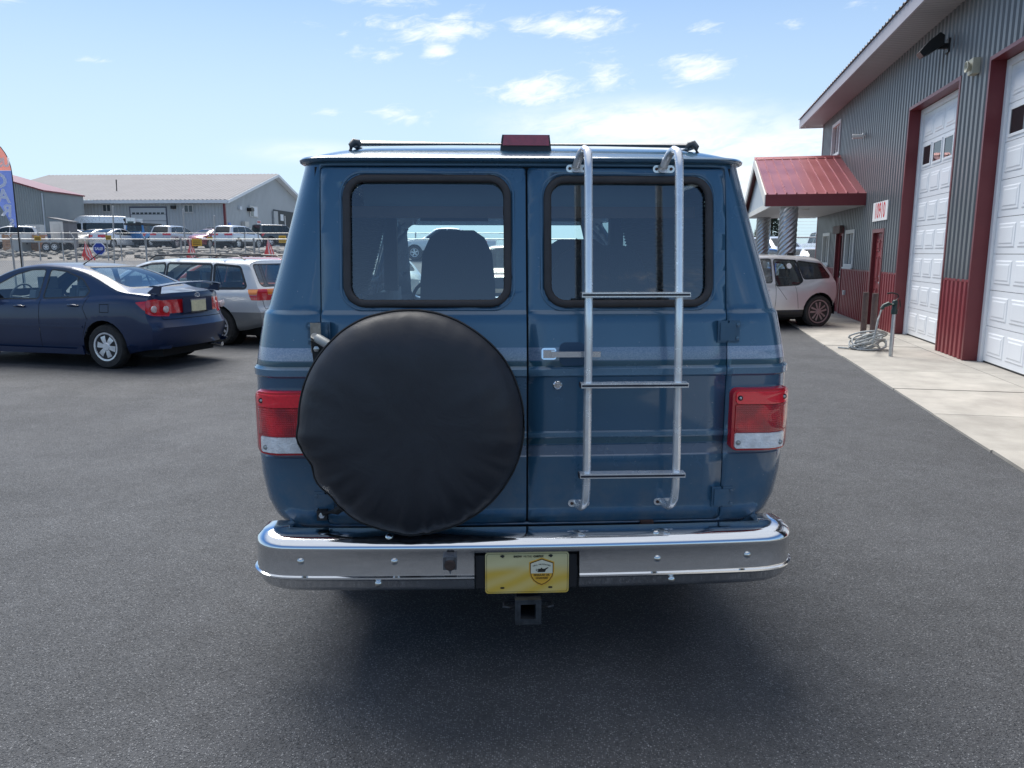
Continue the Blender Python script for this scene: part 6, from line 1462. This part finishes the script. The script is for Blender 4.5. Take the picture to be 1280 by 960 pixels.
# ================================================================== far buildings on the left
def slab_wall(b, x0, x1, y0, y1, z0, z1): box(b, x0, x1, y0, y1, z0, z1)
PGREY = mat('pale_grey_siding', (.37, .40, .42), .5, .1, var=.05, vscale=.5); RGREY = mat('pale_grey_roof', (.22, .215, .225), .8, .0, var=.06, vscale=.6)
D0 = 75.0; g0 = gh(D0); FB = empty('warehouse', (fx(284, D0), D0, g0), R(-3)); tag(FB, 'long pale grey metal warehouse with low gable roof behind the far yard', 'building')
LW, HWd = 25.5, 13.5; ez = at(284, 250, D0).z - g0; rz_ = at(348, 219, D0 + HWd).z - g0
def ribwall(name, pts_fn, n, z0f, z1f, m, par):
    b = bmesh.new(); pr_ = None
    for i in range(n * 4 + 1):
        u = i / (n * 4.0); prd = (0, 0, .04, .04)[i % 4]; x, y, nx_, ny_ = pts_fn(u); a = (b.verts.new((x + nx_ * prd, y + ny_ * prd, z0f)), b.verts.new((x + nx_ * prd, y + ny_ * prd, z1f(u))))
        if pr_: b.faces.new((pr_[0], a[0], a[1], pr_[1]))
        pr_ = a
    return mk(name, b, m, par, fix=False)
ribwall('front_siding', lambda u: (-LW * u, 0, 0, -1), 80, 0, lambda u: ez, PGREY, FB)
ribwall('gable_siding', lambda u: (0, 2 * HWd * u, 1, 0), 80, 0, lambda u: ez + (rz_ - ez) * (1 - abs(2 * u - 1)), PGREY, FB)
b = bmesh.new(); pr_ = None
for i in range(0, 4 * 62 + 1):
    x = .6 - (LW + .9) * i / (4 * 62.0); d = (0, 0, .05, .05)[i % 4]; a = (b.verts.new((x, -.6, ez - .02 + d)), b.verts.new((x, HWd, rz_ + .12 + d)), b.verts.new((x, 2 * HWd + .6, ez - .02 + d)))
    if pr_: b.faces.new((pr_[0], a[0], a[1], pr_[1])); b.faces.new((pr_[1], a[1], a[2], pr_[2]))
    pr_ = a
mk('roof', b, RGREY, FB, fix=False)
FWH = mat('far_white_trim', (.60, .65, .70), .5)
bx('gutter', (-LW - .2, .6, -.72, -.61, ez - .32, ez - .02), FWH, FB)
for y0, z0, y1, z1 in ((-.6, ez - .05, HWd, rz_ + .1), (HWd, rz_ + .1, 2 * HWd + .6, ez - .05)):
    b = bmesh.new(); prism(b, [(.601, y0, z0 - .3), (.601, y0, z0), (.601, y1, z1), (.601, y1, z1 - .3)], (.06, 0, 0)); mk('barge_board', b, FWH, FB)
    b = bmesh.new(); prism(b, [(.05, y0, z0 - .3), (.05, y1, z1 - .3), (.6, y1, z1 - .3), (.6, y0, z0 - .3)], (0, 0, .03)); mk('gable_soffit', b, FWH, FB)
bx('corner_trim', (-.10, .1, -.09, .10, 0, ez - .33), TRIM, FB)
bx('base_trim', (-LW, -.11, -.10, -.042, .95, 1.12), TRIM, FB); bx('base_trim', (.05, .09, .11, 15, .95, 1.12), TRIM, FB); bx('base_panel', (-7, -.11, -.095, -.042, .0, .94), mat('far_maroon', (.13, .03, .035), .6), FB)
def lx(px_): return (fx(px_, D0) - FB.location.x)
def lz(y): return at(284, y, D0).z - g0
def fwin(px0, px1, y0, y1, two=True):
    x0, x1, z1, z0 = lx(px0), lx(px1), lz(y0), lz(y1); fr = bx('window', (x0, x1, -.12, -.045, z0, z1), mat('far_frame', (.45, .46, .46), .5), FB)
    m_ = (x0 + x1) / 2
    for a_, c_ in (((x0 + .1, m_ - .05), (m_ + .05, x1 - .1)) if two else ((x0 + .1, x1 - .1),)): bx('pane', (a_[0] if isinstance(a_, tuple) else a_, a_[1] if isinstance(a_, tuple) else c_, -.135, -.122, z0 + .1, z1 - .1), mat('far_pane', (.06, .075, .085), .15), fr) if isinstance(a_, tuple) else None
    return fr
def fwin2(px0, px1, y0, y1):
    x0, x1, z1, z0 = lx(px0), lx(px1), lz(y0), lz(y1); fr = bx('window', (x0, x1, -.12, -.045, z0, z1), mat('far_frame', (.45, .46, .46), .5), FB); m_ = (x0 + x1) / 2
    for a_, c_ in ((x0 + .1, m_ - .05), (m_ + .05, x1 - .1)): bx('pane', (a_, c_, -.135, -.122, z0 + .1, z1 - .1), mat('far_pane', (.06, .075, .085), .15), fr)
fwin2(78.5, 89, 254.5, 264.5); fwin2(129, 140.5, 254.5, 265); fwin2(233, 245, 255.5, 266); fwin2(260, 273, 283, 294)
gd = bx('garage_door', (lx(163.5), lx(211), -.10, -.045, 0, lz(258)), mat('far_frame_dark', (.07, .08, .12), .5), FB)
for k in range(6):
    zt = lz(259.5); hh = zt / 6
    bx('door_section', (lx(165), lx(209.8), -.14, -.102, k * hh + .02, (k + 1) * hh - .02), mat('far_door', (.44, .48, .51), .5), gd)
for k in range(8):
    x0 = lx(167.0 + k * 5.25); bx('pane', (x0, x0 + .30, -.15, -.142, lz(268), lz(265.3)), MATS['far_pane'], gd)
bx('notice_board', (lx(217), lx(227.5), -.11, -.045, lz(289.5), lz(282)), FWH, FB); bx('wall_vent', (lx(217), lx(223), -.25, -.045, lz(261), lz(257.2)), DKM, FB, .03)
bx('open_bay', (lx(64.5), lx(74.5), -.07, -.042, 0, lz(257.5)), mat('bay_shade', (.05, .06, .065), .8), FB)  # panel on the wall, coloured dark as the shade inside the bay
b = bmesh.new(); tube(b, [(lx(119), 4.0, ez + .9), (lx(119) + .05, 4.0, ez + 2.3)], .06, 6); mk('vent_pipe', b, DKM, FB)
def gy(px_):                                                              # distance along the gable wall for a picture column
    best = 0
    for k in range(400):
        t_ = k * .07; P = FB.matrix_basis @ Vector((0, t_, 0)); q = 640 + FPX * P.x / (P.y * _c - (3 - CAM_H) * _s)
        if q < px_: best = t_
    return best
def gz(px_, y): t_ = gy(px_); P = FB.matrix_basis @ Vector((0, t_, 0)); return at(px_, y, P.y).z - g0
def gbox(name, p0, p1, y0, y1, m_, d0=.045, d1=.1): return bx(name, (d0, d1, gy(p0), gy(p1), gz((p0 + p1) / 2, y1), gz((p0 + p1) / 2, y0)), m_, FB)
gbox('bay_shade_panel', 343, 372, 264, 312, MATS['bay_shade'], .042, .07); gbox('bay_track', 341.5, 346.5, 264, 315, mat('track_grey', (.33, .36, .38), .5), .042, .25); gbox('bay_window', 351.5, 355, 268, 276, FWH, .071, .09); gbox('bay_post', 356, 357.2, 270, 300, MATS['far_frame'], .071, .12)  # dark panel stands for the shade inside the open gable bay
gbox('window', 313, 323.5, 257.5, 271.5, MATS['far_frame']); gbox('pane', 314.5, 317.5, 259, 270.5, MATS['far_pane'], .1, .11); gbox('sliding_pane', 318, 322.5, 259, 270.5, FWH, .1, .115); gbox('flood_lamp', 310.5, 314, 260, 264, DKM, .045, .5)
gbox('air_conditioner', 302.5, 307, 277, 283.5, mat('ac_white', (.5, .5, .48), .5), .045, .45); gbox('meter_box', 299.5, 302, 258, 262, FWH, .045, .25); gbox('notice', 321, 326.5, 275.5, 282.5, FWH); gbox('notice_print', 321.6, 325.9, 276.2, 279, mat('pale_red', (.5, .15, .15), .6), .1, .11)
for a_, c_ in ((312, 318.5), (320.5, 326.5), (328, 335)): gbox('window', a_, c_, 285, 296, MATS['far_frame']); gbox('pane', a_ + 1, c_ - 1, 286.5, 295, MATS['far_pane'], .1, .11)
gbox('poster', 286, 288.8, 278.5, 284.5, mat('poster_blue', (.15, .25, .6), .6)); gbox('poster', 286, 289, 285.5, 291.5, MATS['pale_red']); gbox('poster', 285.5, 293, 291.8, 297, mat('poster_pink', (.55, .35, .36), .6))
# nearer grey building with maroon roof edge at the left
D1 = 66.0; g1 = gh(D1); LB = empty('grey_workshop', (fx(62, D1), D1, g1), 0); tag(LB, 'grey ribbed workshop gable with thin maroon roof edge beside the warehouse', 'building')
e1 = at(62, 238.5, D1).z - g1; sl_ = (at(20, 226, D1).z - at(62, 238.5, D1).z) / (fx(62, D1) - fx(20, D1))
b = bmesh.new(); pr_ = None; n = 60; LWid = 12.0
DG = mat('workshop_siding', (.26, .29, .30), .5, .2, var=.06, vscale=.6)
for i in range(n * 4 + 1):
    x = -LWid * i / (n * 4.0); d = (0, 0, .05, .05)[i % 4]; h_ = e1 + sl_ * min(-x, LWid - -x if -x > LWid / 2 else -x); a = (b.verts.new((x, -d, 0)), b.verts.new((x, -d, h_)))
    if pr_: b.faces.new((pr_[0], a[0], a[1], pr_[1]))
    pr_ = a
mk('gable_siding', b, DG, LB, fix=False); bx('side_wall', (-.05, 0, .01, 6, 0, e1 - .02), DG, LB)
b = bmesh.new(); prism(b, [(.15, -.25, e1 - .07), (.15, -.25, e1 + .05), (-LWid / 2, -.25, e1 + sl_ * LWid / 2 + .10), (-LWid / 2, -.25, e1 + sl_ * LWid / 2 - .02)], (0, 6.3, 0)); mk('roof', b, TRIM, LB)
b = bmesh.new(); prism(b, [(-LWid - .15, -.25, e1 - .12), (-LWid - .15, -.25, e1 + .05), (-LWid / 2 - .001, -.25, e1 + sl_ * LWid / 2 + .10), (-LWid / 2 - .001, -.25, e1 + sl_ * LWid / 2 - .08)], (0, 6.3, 0)); mk('roof', b, TRIM, LB)
tb('downpipe', [(-.1, -.14, 0), (-.1, -.14, e1 - .2)], .06, FWH, LB, 8)
# ------------------------------------------------------------------ yard clutter
WOOD = mat('crate_wood', (.42, .24, .14), .8, var=.25, vscale=4)
for k, px_ in enumerate((16, 37)):
    D = 53.5; e = empty('wooden_crate', (fx(px_, D), D, gh(D) + .02)); tag(e, ('pale wooden crate of stacked boards beside the banner pole', 'pale wooden crate of stacked boards beside the flat trailer')[k], 'crate', 'wooden crates in the far yard')
    for i in range(6): bx('board', (-.62, .62, -.03, .03, .12 + i * .17, .27 + i * .17), WOOD, e)
    for x in (-.55, 0, .55): bx('post', (x - .05, x + .05, .031, .11, 0, 1.15), WOOD, e)
    bx('back_panel', (-.62, .62, .9, .94, .1, 1.15), WOOD, e)
D = 53.0; e = empty('flat_trailer', (fx(63, D), D, gh(D) + .02)); tag(e, 'grey flat utility trailer with black wheels in the far yard', 'trailer')
bx('deck', (-1.5, 1.3, -.8, .8, .62, .76), mat('trailer_grey', (.42, .43, .43), .6, var=.15), e, .02); bx('tongue', (-2.4, -1.5, -.06, .06, .5, .6), DKM, e); bx('head_board', (-1.5, -1.42, -.8, .8, .76, 1.25), MATS['trailer_grey'], e)
for y in (-.86, .86):
    for x in (.3, .85): wheel(e, x, y, .32, .18, 5, .18, ALLOY)
bx('load_box', (-2.2, -1.55, -.5, .5, .0, 1.1), mat('load_grey', (.40, .42, .42), .7), e, .03)
D = 60.0; e = empty('garden_shed', (fx(73, D), D, gh(D) + .02)); tag(e, 'small white shed with grey mono pitch roof beside the workshop', 'shed')
bx('walls', (-.45, .55, 0, 1.2, 0, 2.0), mat('shed_white', (.62, .60, .57), .6, var=.08), e); b = bmesh.new(); prism(b, [(-.55, -.1, 2.25), (1.05, -.1, 1.95), (1.05, -.1, 2.03), (-.55, -.1, 2.33)], (0, 1.4, 0)); mk('roof', b, mat('shed_roof', (.12, .12, .13), .7), e); bx('side_wall', (.551, .95, .001, 1.2, 0, 1.95), mat('shed_grey', (.16, .16, .17), .7), e); bx('door', (-.2, .3, -.03, -.001, .05, 1.8), mat('shed_door', (.56, .55, .52), .6), e)
D = 58.0
for k, px_ in enumerate((40, 46.5, 53)):
    e = empty('storage_tote', (fx(px_, D), D, gh(D) + .02)); tag(e, ('white caged tote nearest the wooden crates', 'white caged tote between two others by the workshop', 'white caged tote nearest the small white shed')[k], 'tote', 'white totes by the workshop')
    bx('tank', (-.17, .17, -.3, .3, .15, 1.75), mat('tote_white', (.50, .52, .52), .5), e, .04)
    for z in (.3, .7, 1.1, 1.5): bx('cage_bar', (-.19, .19, -.32, -.305, z, z + .03), STEEL, e)
# ------------------------------------------------------------------ evergreen beyond the canopy
def evergreen(loc, h, lab):
    e = empty('evergreen_tree', loc); tag(e, lab, 'tree', 'evergreens beyond the building')
    b = bmesh.new(); tube(b, [(0, 0, -.2), (0, 0, h * .5), (0, 0, h * .97)], [.16, .09, .02], 8); mk('trunk', b, mat('bark', (.09, .06, .045), .9, var=.3), e, smooth=60)
    b = bmesh.new(); rnd = random.Random(int(h * 100))
    for i in range(1500):
        t_ = rnd.random() ** .8; z = h * (.1 + .9 * t_); a = rnd.uniform(0, 6.283); rr = (h * .30) * (1 - t_) * rnd.uniform(.35, 1.12) + .04; c = Vector((rr * math.cos(a), rr * math.sin(a), z - rr * .18)); d = Vector((math.cos(a), math.sin(a), rnd.uniform(-.4, .25))).normalized(); s_ = d.cross(Vector((0, 0, 1))).normalized() * rnd.uniform(.03, .09); L_ = rnd.uniform(.15, .38)
        b.faces.new([b.verts.new(c - d * L_ * .4 + s_), b.verts.new(c + d * L_ * .6), b.verts.new(c - d * L_ * .4 - s_), b.verts.new(c - d * L_ * .3 + Vector((0, 0, .05)))])
    mk('crown', b, mat('needles', (.035, .055, .035), .8, var=.35, vscale=3), e, fix=False)
evergreen((fx(963, 52), 52, gh(52)), 3.4, 'dark conical evergreen between the spiral columns'); evergreen((fx(951, 60), 60, gh(60)), 2.6, 'smaller evergreen behind the far spiral column')
